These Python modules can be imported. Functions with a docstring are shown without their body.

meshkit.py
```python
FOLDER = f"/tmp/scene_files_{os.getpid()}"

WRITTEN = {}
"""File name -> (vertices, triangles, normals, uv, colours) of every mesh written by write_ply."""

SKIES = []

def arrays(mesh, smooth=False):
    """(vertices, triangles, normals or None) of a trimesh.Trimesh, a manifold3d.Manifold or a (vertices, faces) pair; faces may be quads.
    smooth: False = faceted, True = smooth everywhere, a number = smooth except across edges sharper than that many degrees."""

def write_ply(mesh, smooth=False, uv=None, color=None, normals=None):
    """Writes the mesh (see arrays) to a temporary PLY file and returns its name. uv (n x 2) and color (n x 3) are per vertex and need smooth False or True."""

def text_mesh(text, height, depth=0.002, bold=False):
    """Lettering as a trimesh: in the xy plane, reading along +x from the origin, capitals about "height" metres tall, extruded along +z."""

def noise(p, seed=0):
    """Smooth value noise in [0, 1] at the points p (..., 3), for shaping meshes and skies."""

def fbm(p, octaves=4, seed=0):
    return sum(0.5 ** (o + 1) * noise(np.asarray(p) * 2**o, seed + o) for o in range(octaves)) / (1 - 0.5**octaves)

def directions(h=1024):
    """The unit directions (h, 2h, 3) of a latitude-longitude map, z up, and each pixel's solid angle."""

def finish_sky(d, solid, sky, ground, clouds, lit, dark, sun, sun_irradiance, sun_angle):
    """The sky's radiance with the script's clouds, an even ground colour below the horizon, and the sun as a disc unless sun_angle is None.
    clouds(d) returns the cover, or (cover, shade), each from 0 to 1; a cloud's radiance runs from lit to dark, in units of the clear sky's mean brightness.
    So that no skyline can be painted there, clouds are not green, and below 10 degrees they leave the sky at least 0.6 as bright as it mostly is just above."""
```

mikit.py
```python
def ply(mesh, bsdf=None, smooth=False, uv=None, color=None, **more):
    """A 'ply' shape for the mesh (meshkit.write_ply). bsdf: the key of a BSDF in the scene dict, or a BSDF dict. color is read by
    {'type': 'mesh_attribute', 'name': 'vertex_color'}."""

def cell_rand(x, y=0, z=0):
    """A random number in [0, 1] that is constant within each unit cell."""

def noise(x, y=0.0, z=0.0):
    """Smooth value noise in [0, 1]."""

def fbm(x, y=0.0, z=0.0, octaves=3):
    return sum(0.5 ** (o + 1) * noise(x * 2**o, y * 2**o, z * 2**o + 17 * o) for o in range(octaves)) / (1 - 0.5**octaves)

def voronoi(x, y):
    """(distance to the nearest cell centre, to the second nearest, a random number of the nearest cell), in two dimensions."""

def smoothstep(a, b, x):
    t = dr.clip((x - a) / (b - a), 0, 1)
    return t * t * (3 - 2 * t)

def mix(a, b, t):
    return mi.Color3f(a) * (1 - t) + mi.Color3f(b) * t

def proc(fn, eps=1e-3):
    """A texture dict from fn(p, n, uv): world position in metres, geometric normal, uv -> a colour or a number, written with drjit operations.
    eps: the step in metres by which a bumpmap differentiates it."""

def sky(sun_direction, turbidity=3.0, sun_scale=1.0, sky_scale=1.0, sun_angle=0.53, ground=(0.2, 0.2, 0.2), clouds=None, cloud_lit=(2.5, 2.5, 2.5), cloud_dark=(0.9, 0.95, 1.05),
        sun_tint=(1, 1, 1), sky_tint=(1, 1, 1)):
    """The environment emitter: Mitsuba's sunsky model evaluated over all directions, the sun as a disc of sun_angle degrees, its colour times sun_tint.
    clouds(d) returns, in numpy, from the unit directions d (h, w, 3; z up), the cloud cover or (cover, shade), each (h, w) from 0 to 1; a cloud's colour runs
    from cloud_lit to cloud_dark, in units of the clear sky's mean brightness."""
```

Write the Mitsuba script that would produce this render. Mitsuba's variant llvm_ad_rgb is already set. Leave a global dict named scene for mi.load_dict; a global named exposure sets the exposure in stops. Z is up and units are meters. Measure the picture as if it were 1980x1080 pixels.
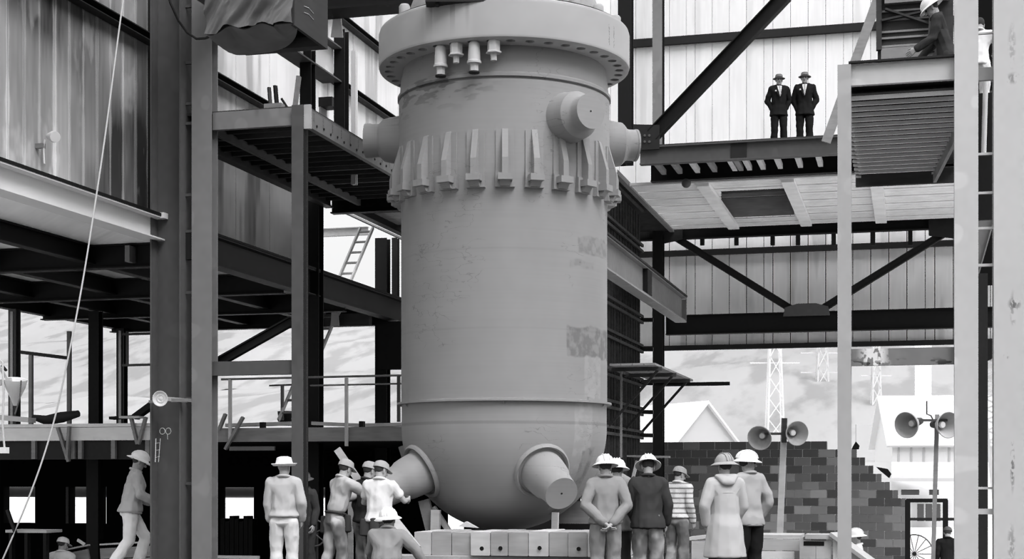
import math, random
import numpy as np, trimesh, drjit as dr, mitsuba as mi, mikit, meshkit
import manifold3d as m3
from shapely.geometry import Polygon, LineString, box as sbox
from mikit import noise, fbm, cell_rand, smoothstep, mix, proc

random.seed(7)
RNG = np.random.default_rng(7)
T = mi.ScalarTransform4f
scene, labels = {}, {}

# ------------------------------------------------------------------ camera, sky, exposure
FPX, HOR, CX0, TH, EYE = 2945.0, 920.0, 990.0, math.atan(775 / 2945.0), 1.46
CS, SN = math.cos(TH), math.sin(TH)
RIGHT, FWD = np.array([CS, SN, 0.0]), np.array([-SN, CS, 0.0])
scene['camera'] = {'type': 'perspective', 'fov_axis': 'x', 'fov': 2 * math.degrees(math.atan(990 / FPX)),
                   'near_clip': 0.5, 'far_clip': 3000.0,
                   'principal_point_offset_y': (540 - HOR) / 1080.0,
                   'to_world': T().look_at(origin=[0, 0, EYE], target=[-SN, CS, EYE], up=[0, 0, 1])}


def overcast(d):
    n = meshkit.fbm(d * [2.2, 2.2, 4.0], 4, 3)
    return np.ones(d.shape[:2]), np.clip(1.0 - np.clip(d[..., 2], 0, 1) + 0.12 * (n - 0.5), 0, 1)   # an overcast sky: zenith brighter than horizon


scene['sky'] = mikit.sky((0.62, -0.52, 0.95), turbidity=6, sun_scale=0.50, sun_angle=36, ground=(0.12, 0.12, 0.12),
                         clouds=overcast, cloud_lit=(2.6, 2.6, 2.6), cloud_dark=(1.0, 1.0, 1.0), sun_tint=(0.83, 1.0, 1.36))
exposure = 2.6


# ------------------------------------------------------------------ measuring: photograph pixel -> point of the building at a known depth or plane
def at(px, py, D):
    return FWD * D + RIGHT * ((px - CX0) / FPX * D) + np.array([0, 0, EYE + (HOR - py) / FPX * D])


def onX(px, py, X):
    r = (px - CX0) / FPX
    return at(px, py, X / (-SN + CS * r))


def onY(px, py, Y):
    r = (px - CX0) / FPX
    return at(px, py, Y / (CS + SN * r))


def xY(px, Y):
    return float(onY(px, 0, Y)[0])


def yX(px, X):
    return float(onX(px, 0, X)[1])


# ------------------------------------------------------------------ entries and labels
COUNT = {}


def numbered(key):
    n = COUNT.get(key, 0)
    COUNT[key] = n + 1
    return key if n == 0 else f'{key}_{n:03d}'


def tag(key, label, cat=None, group=None, kind=None):
    d = labels.setdefault(key, {})
    if label: d['label'] = label
    if cat: d['category'] = cat
    if group: d['group'] = group
    if kind: d['kind'] = kind
    return key


def shape(mesh, mat, smooth=False):
    return mesh if isinstance(mesh, dict) else mikit.ply(mesh, mat, smooth)


def obj(name, mesh, mat, label, cat, group=None, smooth=False, kind=None):
    k = numbered(name)
    scene[k] = shape(mesh, mat, smooth)
    return tag(k, label, cat, group, kind)


def thing(name, label, cat, group=None, kind=None):
    return tag(numbered(name), label, cat, group, kind)


def part(parent, name, mesh, mat, label=None, smooth=False, kind=None, xf=None):
    k = numbered(parent + '__' + name)
    scene[k] = dict(shape(mesh, mat, smooth))
    if xf is not None: scene[k]['to_world'] = xf
    if label or kind: tag(k, label, kind=kind)
    return k


def struct(name, mesh, mat, smooth=False):
    scene[name] = shape(mesh, mat, smooth)
    labels[name] = {'kind': 'structure'}
    return name


# ------------------------------------------------------------------ mesh helpers
V = lambda *a: np.array(a, float)
cat_ = trimesh.util.concatenate


def box(x0, x1, y0, y1, z0, z1):
    m = trimesh.creation.box([abs(x1 - x0), abs(y1 - y0), abs(z1 - z0)])
    m.apply_translation([(x0 + x1) / 2, (y0 + y1) / 2, (z0 + z1) / 2])
    return m


def frame(d, up=(0, 0, 1)):
    d = np.asarray(d, float); d = d / np.linalg.norm(d)
    up = np.asarray(up, float)
    if abs(np.dot(d, up)) > 0.999 * np.linalg.norm(up): up = V(0, 1, 0)
    u = up - d * np.dot(up, d); u /= np.linalg.norm(u)
    return np.cross(u, d), u, d


def sweep(poly, p0, p1, up=(0, 0, 1)):
    p0, p1 = np.asarray(p0, float), np.asarray(p1, float)
    m = trimesh.creation.extrude_polygon(poly, float(np.linalg.norm(p1 - p0)), engine='earcut')
    s, u, d = frame(p1 - p0, up)
    M = np.eye(4); M[:3, 0], M[:3, 1], M[:3, 2], M[:3, 3] = s, u, d, p0
    m.apply_transform(M)
    return m


def bar(p0, p1, w, h, up=(0, 0, 1), bevel=0.0):
    if bevel:
        poly = sbox(-w / 2 + bevel, -h / 2 + bevel, w / 2 - bevel, h / 2 - bevel).buffer(bevel, quad_segs=1)
    else:
        poly = sbox(-w / 2, -h / 2, w / 2, h / 2)
    return sweep(poly, p0, p1, up)


def ibeam(p0, p1, d, w, tf=0.022, tw=0.016, up=(0, 0, 1)):
    a, b, t = w / 2, d / 2, tw / 2
    poly = Polygon([(-a, -b), (a, -b), (a, -b + tf), (t, -b + tf), (t, b - tf), (a, b - tf), (a, b), (-a, b), (-a, b - tf), (-t, b - tf), (-t, -b + tf), (-a, -b + tf)])
    return sweep(poly, p0, p1, up)


def channel(p0, p1, d, w, tf=0.016, tw=0.012, up=(0, 0, 1), flip=1):
    b = d / 2
    pts = [(0, -b), (w, -b), (w, -b + tf), (tw, -b + tf), (tw, b - tf), (w, b - tf), (w, b), (0, b)]
    return sweep(Polygon([(flip * x, y) for x, y in pts]), p0, p1, up)


def angle_bar(p0, p1, a, t=0.012, up=(0, 0, 1), flip=1):
    pts = [(0, 0), (a, 0), (a, t), (t, t), (t, a), (0, a)]
    return sweep(Polygon([(flip * x, y) for x, y in pts]), p0, p1, up)


def tube(pts, r, n=8, close=True):
    p = np.asarray(pts, float)
    t = np.gradient(p, axis=0); t /= np.linalg.norm(t, axis=1, keepdims=True) + 1e-12
    a = np.cross(t, np.where(np.abs(t[:, 2:]) < 0.9, [0, 0, 1.0], [1.0, 0, 0])); a /= np.linalg.norm(a, axis=1, keepdims=True)
    b = np.cross(t, a); ang = np.arange(n) * 2 * np.pi / n
    rr = np.broadcast_to(r, (len(p),))[:, None, None]
    v = (p[:, None] + rr * (np.cos(ang)[None, :, None] * a[:, None] + np.sin(ang)[None, :, None] * b[:, None])).reshape(-1, 3)
    f = []
    for i in range(len(p) - 1):
        for j in range(n):
            q = (i * n + j, i * n + (j + 1) % n, (i + 1) * n + (j + 1) % n, (i + 1) * n + j)
            f += [(q[0], q[1], q[2]), (q[0], q[2], q[3])]
    if close:
        for j in range(1, n - 1):
            f.append((0, j + 1, j)); o = (len(p) - 1) * n; f.append((o, o + j, o + j + 1))
    m = trimesh.Trimesh(v, f, process=False); trimesh.repair.fix_normals(m)
    return m


def lathe(prof, n=32, origin=(0, 0, 0), axis=(0, 0, 1), arc=None):
    m = trimesh.creation.revolve(np.asarray(prof, float), sections=n)
    s, u, d = frame(axis, (0, 0, 1) if abs(axis[2]) < 0.99 else (0, 1, 0))
    M = np.eye(4); M[:3, 0], M[:3, 1], M[:3, 2], M[:3, 3] = s, u, d, origin
    m.apply_transform(M)
    return m


def prism(poly, depth, p, xdir, ydir):
    """polygon in the plane of xdir, ydir at p, extruded along their cross product, centred"""
    m = trimesh.creation.extrude_polygon(poly, depth, engine='earcut')
    m.apply_translation([0, 0, -depth / 2])
    M = np.eye(4); M[:3, 0], M[:3, 1], M[:3, 2], M[:3, 3] = xdir, ydir, np.cross(xdir, ydir), p
    m.apply_transform(M)
    return m


XD, YD, ZD = V(1, 0, 0), V(0, 1, 0), V(0, 0, 1)

# ------------------------------------------------------------------ materials
def grey(v): return {'type': 'rgb', 'value': [v, v, v]}


def mat(name, tex, rough=0.9, spec=0.2):
    t = grey(tex) if isinstance(tex, (int, float)) else proc(tex)
    scene[name] = {'type': 'twosided', 'bsdf': ({'type': 'diffuse', 'reflectance': t} if rough >= 0.9 else
                   {'type': 'principled', 'base_color': t, 'roughness': rough, 'specular': spec})}


def steel(base, amp=0.35, spots=0.0):
    def fn(p, n, uv):
        a = fbm(p.x * 1.7, p.y * 1.7, p.z * 0.8, 3)
        b = noise(p.x * 14, p.y * 14, p.z * 9)
        c = base * (1 - amp / 2 + amp * (0.7 * a + 0.3 * b))
        if spots:
            s = smoothstep(0.72, 0.8, noise(p.x * 4 + 3, p.y * 4, p.z * 3.1))
            k = smoothstep(0.76, 0.86, fbm(p.x * 3.0, p.y * 3 + 9, p.z * 0.9, 3))
            c = c * (1 + 0.25 * spots * s) * (1 - 0.6 * spots * k)
        return mi.Color3f(c)
    return fn


mat('steel_black', steel(0.007), 0.6, 0.15)
mat('steel_dark', steel(0.015), 0.6, 0.2)
mat('steel_mid', steel(0.075, 0.4, 0.4), 0.65, 0.2)
mat('steel_grey', steel(0.17, 0.35, 0.6), 0.65, 0.2)
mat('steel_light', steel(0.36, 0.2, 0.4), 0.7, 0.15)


def stained_fn(p, n, uv):
    c = 0.48 * (0.92 + 0.16 * (0.7 * fbm(p.x * 1.7, p.y * 1.7, p.z * 0.8, 3) + 0.3 * noise(p.x * 14, p.y * 14, p.z * 9)))
    for (px, py, rx, rz, k) in ((1960, 590, .10, .10, .55), (1957, 600, .05, .28, .35), (1957, 158, .10, .09, .45), (1955, 95, .06, .35, .25), (1956, 900, .035, .40, .6), (1954, 1050, .06, .3, .4), (1945, 690, .05, .05, .5)):
        q = onY(px, py, 20.0)
        d = dr.sqrt(dr.square((p.x - float(q[0])) / rx) + dr.square((p.z - float(q[2])) / rz))
        c = c * (1 - k * smoothstep(1.0, 0.3, d) * smoothstep(0.42, 0.58, fbm(p.x * 26, p.z * 16, 1.0 + px * .01, 3)))
    return mi.Color3f(c)


mat('steel_pale', steel(0.48, 0.16, 0.5), 0.7, 0.15)


def vessel_fn(p, n, uv):
    x, y = p.x - VXY[0], p.y - VXY[1]
    al = dr.atan2(x * CS + y * SN, -(y * CS - x * SN))          # angle from the camera side, to the right
    rows = 0.05 * (fbm(p.z * 5.0, 3.0, al * 0.4, 2) - 0.5) + 0.035 * (noise(p.z * 60, al * 2) - 0.5)
    base = 0.24 * (0.93 + 0.16 * fbm(x * 2.2, y * 2.2, p.z * 1.2, 4) + rows)
    # thin scratches
    s = fbm(al * 5.0 + 0.8 * p.z, p.z * 9.0, 4.0, 3)
    sc = smoothstep(0.012, 0.0, dr.abs(s - 0.5)) * smoothstep(0.56, 0.68, noise(al * 3.0 + 7, p.z * 1.1))
    base = base * (1 - 0.28 * sc)
    # bare, rubbed bands on the right-hand side
    def band(z0, z1, a0, a1, k):
        w = 0.10 * (fbm(al * 9, p.z * 6, 1.0, 3) - 0.5)
        m = smoothstep(a0 - 0.012, a0 + 0.012, al + 0.15 * w) * smoothstep(a1 + 0.02, a1 - 0.02, al)
        m = m * smoothstep(z0 - 0.02, z0 + 0.02, p.z + w) * smoothstep(z1 + 0.02, z1 - 0.02, p.z + w)
        g = smoothstep(0.35, 0.7, fbm(al * 16, p.z * 10, 2.0, 3))
        return 1 + m * (k * (0.4 + 0.9 * g))
    base = base * band(3.15, 3.58, 0.62, 1.5, -0.30) * band(4.62, 4.86, 0.76, 1.5, -0.22) * band(4.42, 4.53, 0.66, 1.0, -0.15)
    base = base * band(2.58, 3.15, 0.85, 1.15, 0.16) * band(1.0, 2.48, 0.72, 0.98, 0.16) * band(0.9, 1.85, 0.86, 1.06, -0.28)
    # weld seams and the scuffed shoulder under the flange
    base = base * (1 - 0.20 * smoothstep(0.03, 0.012, dr.abs(p.z - 2.21)) - 0.05 * smoothstep(0.02, 0.006, dr.abs(p.z - 3.52)) - 0.05 * smoothstep(0.02, 0.006, dr.abs(p.z - 4.62)))
    sh = smoothstep(6.45, 7.0, p.z) * smoothstep(7.1, 7.05, p.z) * smoothstep(0.1, -0.4, al)
    base = base * (1 - 0.45 * sh * smoothstep(0.5, 0.62, fbm(al * 7, p.z * 16, 5.0, 3)))
    return mi.Color3f(base)


VXY = (FWD * 22.6 + RIGHT * ((975 - CX0) / FPX * 22.6))[:2]
mat('vessel_paint', vessel_fn, 0.6, 0.25)


def flange_fn(p, n, uv):
    x, y = p.x - VXY[0], p.y - VXY[1]
    al = dr.atan2(x * CS + y * SN, -(y * CS - x * SN))
    b = 0.335 * (0.9 + 0.2 * fbm(x * 2, y * 2, p.z * 2, 3))
    st = smoothstep(-0.66, -0.6, al) * smoothstep(-0.2, -0.26, al)
    run = smoothstep(0.5, 0.66, noise(al * 26, p.z * 0.5)) * st
    mk = smoothstep(.010, .006, dr.minimum(dr.abs(al - .93), dr.abs(al - 1.0))) * smoothstep(7.52, 7.54, p.z) * smoothstep(7.84, 7.82, p.z) * smoothstep(.45, .55, noise(al * 320, p.z * 55))
    b = b * (1 - .45 * mk)
    return mi.Color3f(b * (1 + 0.10 * st) * (1 - 0.40 * run * smoothstep(7.45, 8.1, p.z)))


mat('flange_paint', flange_fn, 0.6, 0.25)


def wall_stained(p, n, uv):
    u = (p.y - 16.82) / 0.36
    f = u - dr.floor(u)
    edge = dr.minimum(f, 1 - f)
    wob = 0.16 * fbm(p.z * 3.0, dr.floor(u + 0.5) * 3.7, 1.0, 3) ** 1.5 + 0.03
    streak = smoothstep(wob + 0.05, wob * 0.4, edge) * (0.35 + 0.9 * noise(dr.floor(u + 0.5) * 1.7, p.z * 0.8))
    cloud = fbm(p.y * 0.45 + 2, p.z * 0.5, 0.0, 3)
    col = fbm(p.y * 5.0, p.z * 0.5, 3.0, 3)
    fine = noise(p.y * 24, p.z * 3.0)
    b = 0.08 + 0.26 * smoothstep(0.36, 0.66, cloud) + 0.10 * (cell_rand(dr.floor(u), 3, 1) - 0.5) + 0.16 * (col - 0.5) + 0.05 * (fine - 0.5)
    blotch = smoothstep(0.62, 0.78, fbm(p.y * 3.4, p.z * 1.6, 9.0, 4))
    return mi.Color3f(dr.clip(b + 0.24 * streak + 0.12 * blotch, 0.05, 0.8))


def wall_pale(base, amp):
    def fn(p, n, uv):
        b = base * (1 - amp + 2 * amp * fbm(p.y * 1.4 + p.x * 1.4, p.z * 0.5, p.x * 0.3, 4)) * (0.97 + 0.06 * noise((p.x + p.y) * 20, p.z * 1.5))
        st = smoothstep(0.62, 0.8, fbm((p.x + p.y) * 2.6, p.z * 0.35, 6.0, 3))
        return mi.Color3f(b * (1 - 1.2 * amp * st))
    return fn


mat('panel_stained', wall_stained)
mat('panel_pale', wall_pale(0.62, 0.3))
mat('panel_back', wall_pale(0.80, 0.10))
mat('panel_back_grey', wall_pale(0.72, 0.22))
mat('panel_weathered', wall_pale(0.20, 0.5))


def wood(base, amp=0.5):
    def fn(p, n, uv):
        g = fbm(p.x * 3 + p.y * 3, p.z * 22, (p.x - p.y) * 2, 3)
        k = noise(p.x * 5, p.y * 5, p.z * 5)
        return mi.Color3f(base * (1 - amp / 2 + amp * (0.6 * g + 0.4 * k)))
    return fn


mat('wood_light', wood(0.50, 0.4))
mat('wood_mid', wood(0.24, 0.6))
mat('wood_dark', wood(0.055, 0.8))
mat('form_dark', wood(0.028, 0.9))
mat('wood_timber', wood(0.34, 0.6))
mat('steel_beam', steel(0.12, 0.4, 0.4), 0.65, 0.2)
mat('wood_soffit', wood(0.74, 0.35))
mat('wood_pale', wood(0.78, 0.25))
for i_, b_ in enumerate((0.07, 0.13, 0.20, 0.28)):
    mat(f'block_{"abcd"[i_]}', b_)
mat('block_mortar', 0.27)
mat('soffit_concrete', wall_pale(0.75, 0.2))
mat('concrete_ground', wall_pale(0.045, 0.2))
mat('pale_ground', 0.75)
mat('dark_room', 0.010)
mat('black', 0.006)


def hill_fn(p, n, uv):
    b = 0.32 + 0.12 * (fbm(p.x * 0.04, p.y * 0.004, p.z * 0.03, 5) - 0.5)  # distance haze put into the pale base tone
    t = smoothstep(0.45, 0.65, fbm(p.x * 0.22, p.y * 0.03, p.z * 0.22, 6))
    return mi.Color3f(b - 0.08 * t)


mat('hillside', hill_fn)
mat('far_white', 0.60)
mat('bounce_ground', 0.50)
mat('wood_brown', wood(0.15, 0.7))
mat('far_grey', 0.40)
mat('far_dark', 0.07)
mat('rope_fibre', 0.45)
mat('tarp', lambda p, n, uv: mi.Color3f(0.13 * (0.75 + 0.5 * fbm(p.x * 3, p.z * 3 + p.x * 2, p.y * 3, 4))))
mat('tarp_dark', wood(0.055, 0.4))
mat('reflector', 0.55, 0.35, 0.5)
mat('reflector_inside', 0.38, 0.4, 0.4)
mat('bulb_glass', 0.8, 0.2, 0.5)
mat('nut_steel', 0.45, 0.5, 0.3)
mat('white_and_lit_steel', 0.62)
# clothing
for n_, v_ in dict(skin=0.34, hair=0.05, cloth_white=0.62, cloth_light=0.42, cloth_pale=0.34, cloth_khaki=0.24, cloth_grey=0.17, cloth_denim=0.20, cloth_dark=0.045,
                   cloth_black=0.016, hat_white=0.72, hat_grey=0.33, hat_dark=0.09, leather=0.05, eye=0.03).items():
    mat(n_, v_)
mat('cloth_striped', lambda p, n, uv: mi.Color3f(0.66 - 0.42 * smoothstep(0.62, 0.72, dr.abs(((p.z * 14) - dr.floor(p.z * 14)) * 2 - 1))))
mat('cloth_worn', lambda p, n, uv: mi.Color3f(0.16 + 0.26 * smoothstep(0.4, 0.62, fbm(p.x * 5, p.y * 5, p.z * 3.2, 3))))

mat('steel_stained', stained_fn, 0.7, 0.15)

# ================================================================== SETTING
def man(m):
    return m3.Manifold(m3.Mesh(np.asarray(m.vertices, np.float32), np.asarray(m.faces, np.uint32)))


def unman(M):
    q = M.to_mesh()
    return trimesh.Trimesh(q.vert_properties[:, :3], q.tri_verts, process=False)


struct('ground', box(-10.8, 25, -25, 22.9, -0.5, 0), 'concrete_ground')
struct('ground_side_bounce', box(-40, -10.81, -25, 22.9, -0.5, 0), 'bounce_ground')  # unseen, made pale to bounce light up under the left floor
struct('floor_lower', box(-17.6, -6.6, 22.9, 46, -1.6, -1.3), 'concrete_ground')
struct('floor_bounce', box(-6.59, 14, 22.9, 46, -1.6, -1.3), 'bounce_ground')  # unseen, made pale to bounce light onto the work platform soffit
gx, gy = np.meshgrid(np.linspace(-420, 420, 2), [46.0, 500.0])
struct('terrain', cat_([box(-400, 400, 46, 500, -3.0, -1.5), box(-400, -17.7, 33.7, 46, -3.0, -1.5), box(-400, -25.4, 22.91, 33.7, -3.0, -1.5), box(14.1, 400, 23, 46, -3.0, -1.5)]), 'pale_ground')


def hill(name, x0, x1, y0, y1, fz, n=70, m=40):
    xs, ys = np.linspace(x0, x1, n), np.linspace(y0, y1, m)
    X, Y = np.meshgrid(xs, ys)
    Z = fz(X, Y) + 14 * (meshkit.fbm(np.stack([X / 60, Y / 60, 0 * X], -1), 5, 4) - 0.5) + 2.0 * (meshkit.noise(np.stack([X / 9, Y / 9, 0 * X], -1), 5) - 0.5)
    v = np.stack([X, Y, Z], -1).reshape(-1, 3)
    i, j = np.meshgrid(np.arange(m - 1), np.arange(n - 1), indexing='ij')
    a = (i * n + j).ravel()
    f = np.vstack([np.stack([a, a + 1, a + n + 1], 1), np.stack([a, a + n + 1, a + n], 1)])
    struct(name, trimesh.Trimesh(v, f, process=False), 'hillside', True)


hill('hill', -420, 260, 190, 520, lambda X, Y: -8 + (Y - 190) * 0.20 + 14 * np.sin(X / 95 + 1.4) + np.maximum(0, (-X - 40)) * 0.10)

# ---- left wall: upright panels, girts
XW = -10.95
wl = 'wall_left'; labels[wl] = {'kind': 'structure'}
for k in range(-14, 10):
    y0, y1 = 16.82 + k * 0.36, 16.82 + (k + 1) * 0.36
    dx = 0.006 * math.sin(k * 2.3)
    part(wl, 'panel', box(XW - 0.08 + dx, XW + dx, y0 + 0.004, y1 - 0.004, 5.28, 12.4), 'panel_stained')
for k in range(-2, 8):
    y0, y1 = max(23.46 + k * 1.38, 20.43), 23.46 + (k + 1) * 1.38
    if k < 2: part(wl, 'panel', box(XW - 0.08, XW, y0 + 0.008, min(y1, 25.9) - 0.008, 5.28, 6.72), 'panel_weathered')
    part(wl, 'panel', box(XW - 0.08, XW, y0 + 0.008, y1 - 0.008, 6.75, 12.4), 'panel_pale')
part(wl, 'backing', box(XW - 0.14, XW - 0.085, 11.7, 26.0, 5.28, 12.4), 'steel_dark')
part(wl, 'backing', box(XW - 0.14, XW - 0.085, 26.0, 34.7, 6.75, 12.4), 'steel_dark')
for z, y0, y1 in ((7.88, 11.8, 34.6), (9.15, 26.5, 34.6), (10.45, 26.5, 34.6)):
    part(wl, 'girt', channel(V(XW + 0.02, y0, z), V(XW + 0.02, y1, z), 0.12, 0.16, up=ZD, flip=-1), 'steel_dark')

# ---- back wall: pale panels with seams, girts
YB = 44.6
wb = 'wall_back'; labels[wb] = {'kind': 'structure'}
x = -10.2
k = 0
while x < 8.5:
    w = (0.50, 0.50, 0.50, 0.26, 0.50)[k % 5]
    part(wb, 'panel', box(x + 0.005, x + w - 0.005, YB, YB + 0.06, 9.15, 17.6), 'panel_back')
    part(wb, 'panel', box(x + 0.010, x + w - 0.010, YB, YB + 0.06, 5.25, 9.13), 'panel_back_grey')
    x += w; k += 1
part(wb, 'backing', box(-10.2, 8.6, YB + 0.065, YB + 0.12, 5.25, 17.6), 'steel_dark')
for z, h in ((5.22, 0.14), (8.0, 0.16), (14.25, 0.22)):
    part(wb, 'girt', box(-10.2, 8.6, YB - 0.16, YB - 0.01, z - h / 2, z + h / 2), 'steel_dark')

# ---- unfinished block wall between the columns
mw = 'masonry_wall'; labels[mw] = {'kind': 'structure'}
bh, bl, YM = 0.2305, 0.455, 44.15
topz = 2.45
variants = 'abcd'
xl = xY(1232, YM)
for row in range(17):
    zt = topz - row * bh
    if row == 0: xr = xY(1622, YM)
    else: xr = min(xY(1657, YM) + (row - 1) * bl / 2, xY(1752, YM))
    xr = xr if row else xY(1600, YM)
    off = (row % 2) * bl / 2
    x = xl - off
    while x < xr - 0.05:
        xa, xb = max(x, xl), min(x + bl, xr)
        if xb - xa > 0.06:
            j = RNG.normal(0, 0.004)
            dark = max(0.0, 1.2 - 0.2 * row)  # uneven light on the wall put into block tone, darker upper rows
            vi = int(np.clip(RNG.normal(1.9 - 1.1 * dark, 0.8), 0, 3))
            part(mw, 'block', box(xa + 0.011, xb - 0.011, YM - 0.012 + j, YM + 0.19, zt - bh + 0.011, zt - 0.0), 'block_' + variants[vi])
        x += bl
    part(mw, 'mortar_course', box(xl, xr - 0.012, YM, YM + 0.18, zt - bh, zt - 0.012), 'block_mortar')

# ---- dark lower room on the left: back wall with openings, side wall, and its deck above
YR = 33.4
rw = 'wall_lower_room'; labels[rw] = {'kind': 'structure'}
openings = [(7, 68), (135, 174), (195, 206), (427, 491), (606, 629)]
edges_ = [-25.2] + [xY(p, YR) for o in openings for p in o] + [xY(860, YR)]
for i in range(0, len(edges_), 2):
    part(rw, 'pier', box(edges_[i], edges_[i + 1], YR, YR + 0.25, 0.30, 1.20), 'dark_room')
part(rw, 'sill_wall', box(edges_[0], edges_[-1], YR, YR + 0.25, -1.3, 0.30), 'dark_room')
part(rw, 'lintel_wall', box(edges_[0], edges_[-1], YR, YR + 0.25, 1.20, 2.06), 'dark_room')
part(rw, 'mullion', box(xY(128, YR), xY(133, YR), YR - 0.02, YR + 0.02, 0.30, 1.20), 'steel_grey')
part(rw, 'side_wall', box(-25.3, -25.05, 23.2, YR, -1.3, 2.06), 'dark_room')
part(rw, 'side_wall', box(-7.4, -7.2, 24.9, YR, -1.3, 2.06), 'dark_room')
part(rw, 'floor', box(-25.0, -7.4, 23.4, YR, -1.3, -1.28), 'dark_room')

# ================================================================== STEEL FRAME
YF = 20.0
# column of the left wall (H section, web towards the camera)
c1a, c1b = xY(303, YF), xY(362, YF)
C1X = (c1a + c1b) / 2
o = thing('steel_column', 'tall dark H-section wall column with chalk marks, behind the walking man in white trousers', 'column')
part(o, 'shaft', ibeam(V(C1X, YF, 0), V(C1X, YF, 12.5), c1b - c1a, 0.40, 0.024, 0.018, up=XD), 'steel_mid')
part(o, 'base_plate', box(C1X - 0.3, C1X + 0.3, YF - 0.3, YF + 0.3, 0, 0.035), 'steel_dark')
# chalk: a figure eight on its side and the drips below it
cp = onY(320, 833, YF - 0.012)
def ring(c, rx, rz, r=0.006, n=26, y=None):
    a = np.linspace(0, 2 * np.pi, n)
    return tube(np.stack([c[0] + rx * np.cos(a), np.full(n, c[1]), c[2] + rz * np.sin(a)], 1), r, 5)
part(o, 'chalk_mark', cat_([ring(cp - V(0.05, 0, 0), 0.042, 0.045), ring(cp + V(0.045, 0, 0), 0.042, 0.045), tube([cp + V(0.03, 0, -0.04), cp + V(0.035, 0, -0.12)], 0.006, 5)]), 'white_and_lit_steel', 'white chalk figure of two loops')
cq = onY(304, 870, YF - 0.205)
part(o, 'chalk_mark', cat_([bar(cq + V(-.02, 0, .17), cq + V(-.03, 0, -.17), .01, .004), bar(cq + V(.05, 0, .17), cq + V(.02, 0, -.17), .01, .004)] +
     [bar(cq + V(-.02, 0, z), cq + V(.04, 0, z + .01), .01, .004) for z in (-.1, 0, .1)]), 'white_and_lit_steel', 'white chalk scribble on the column edge')

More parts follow.
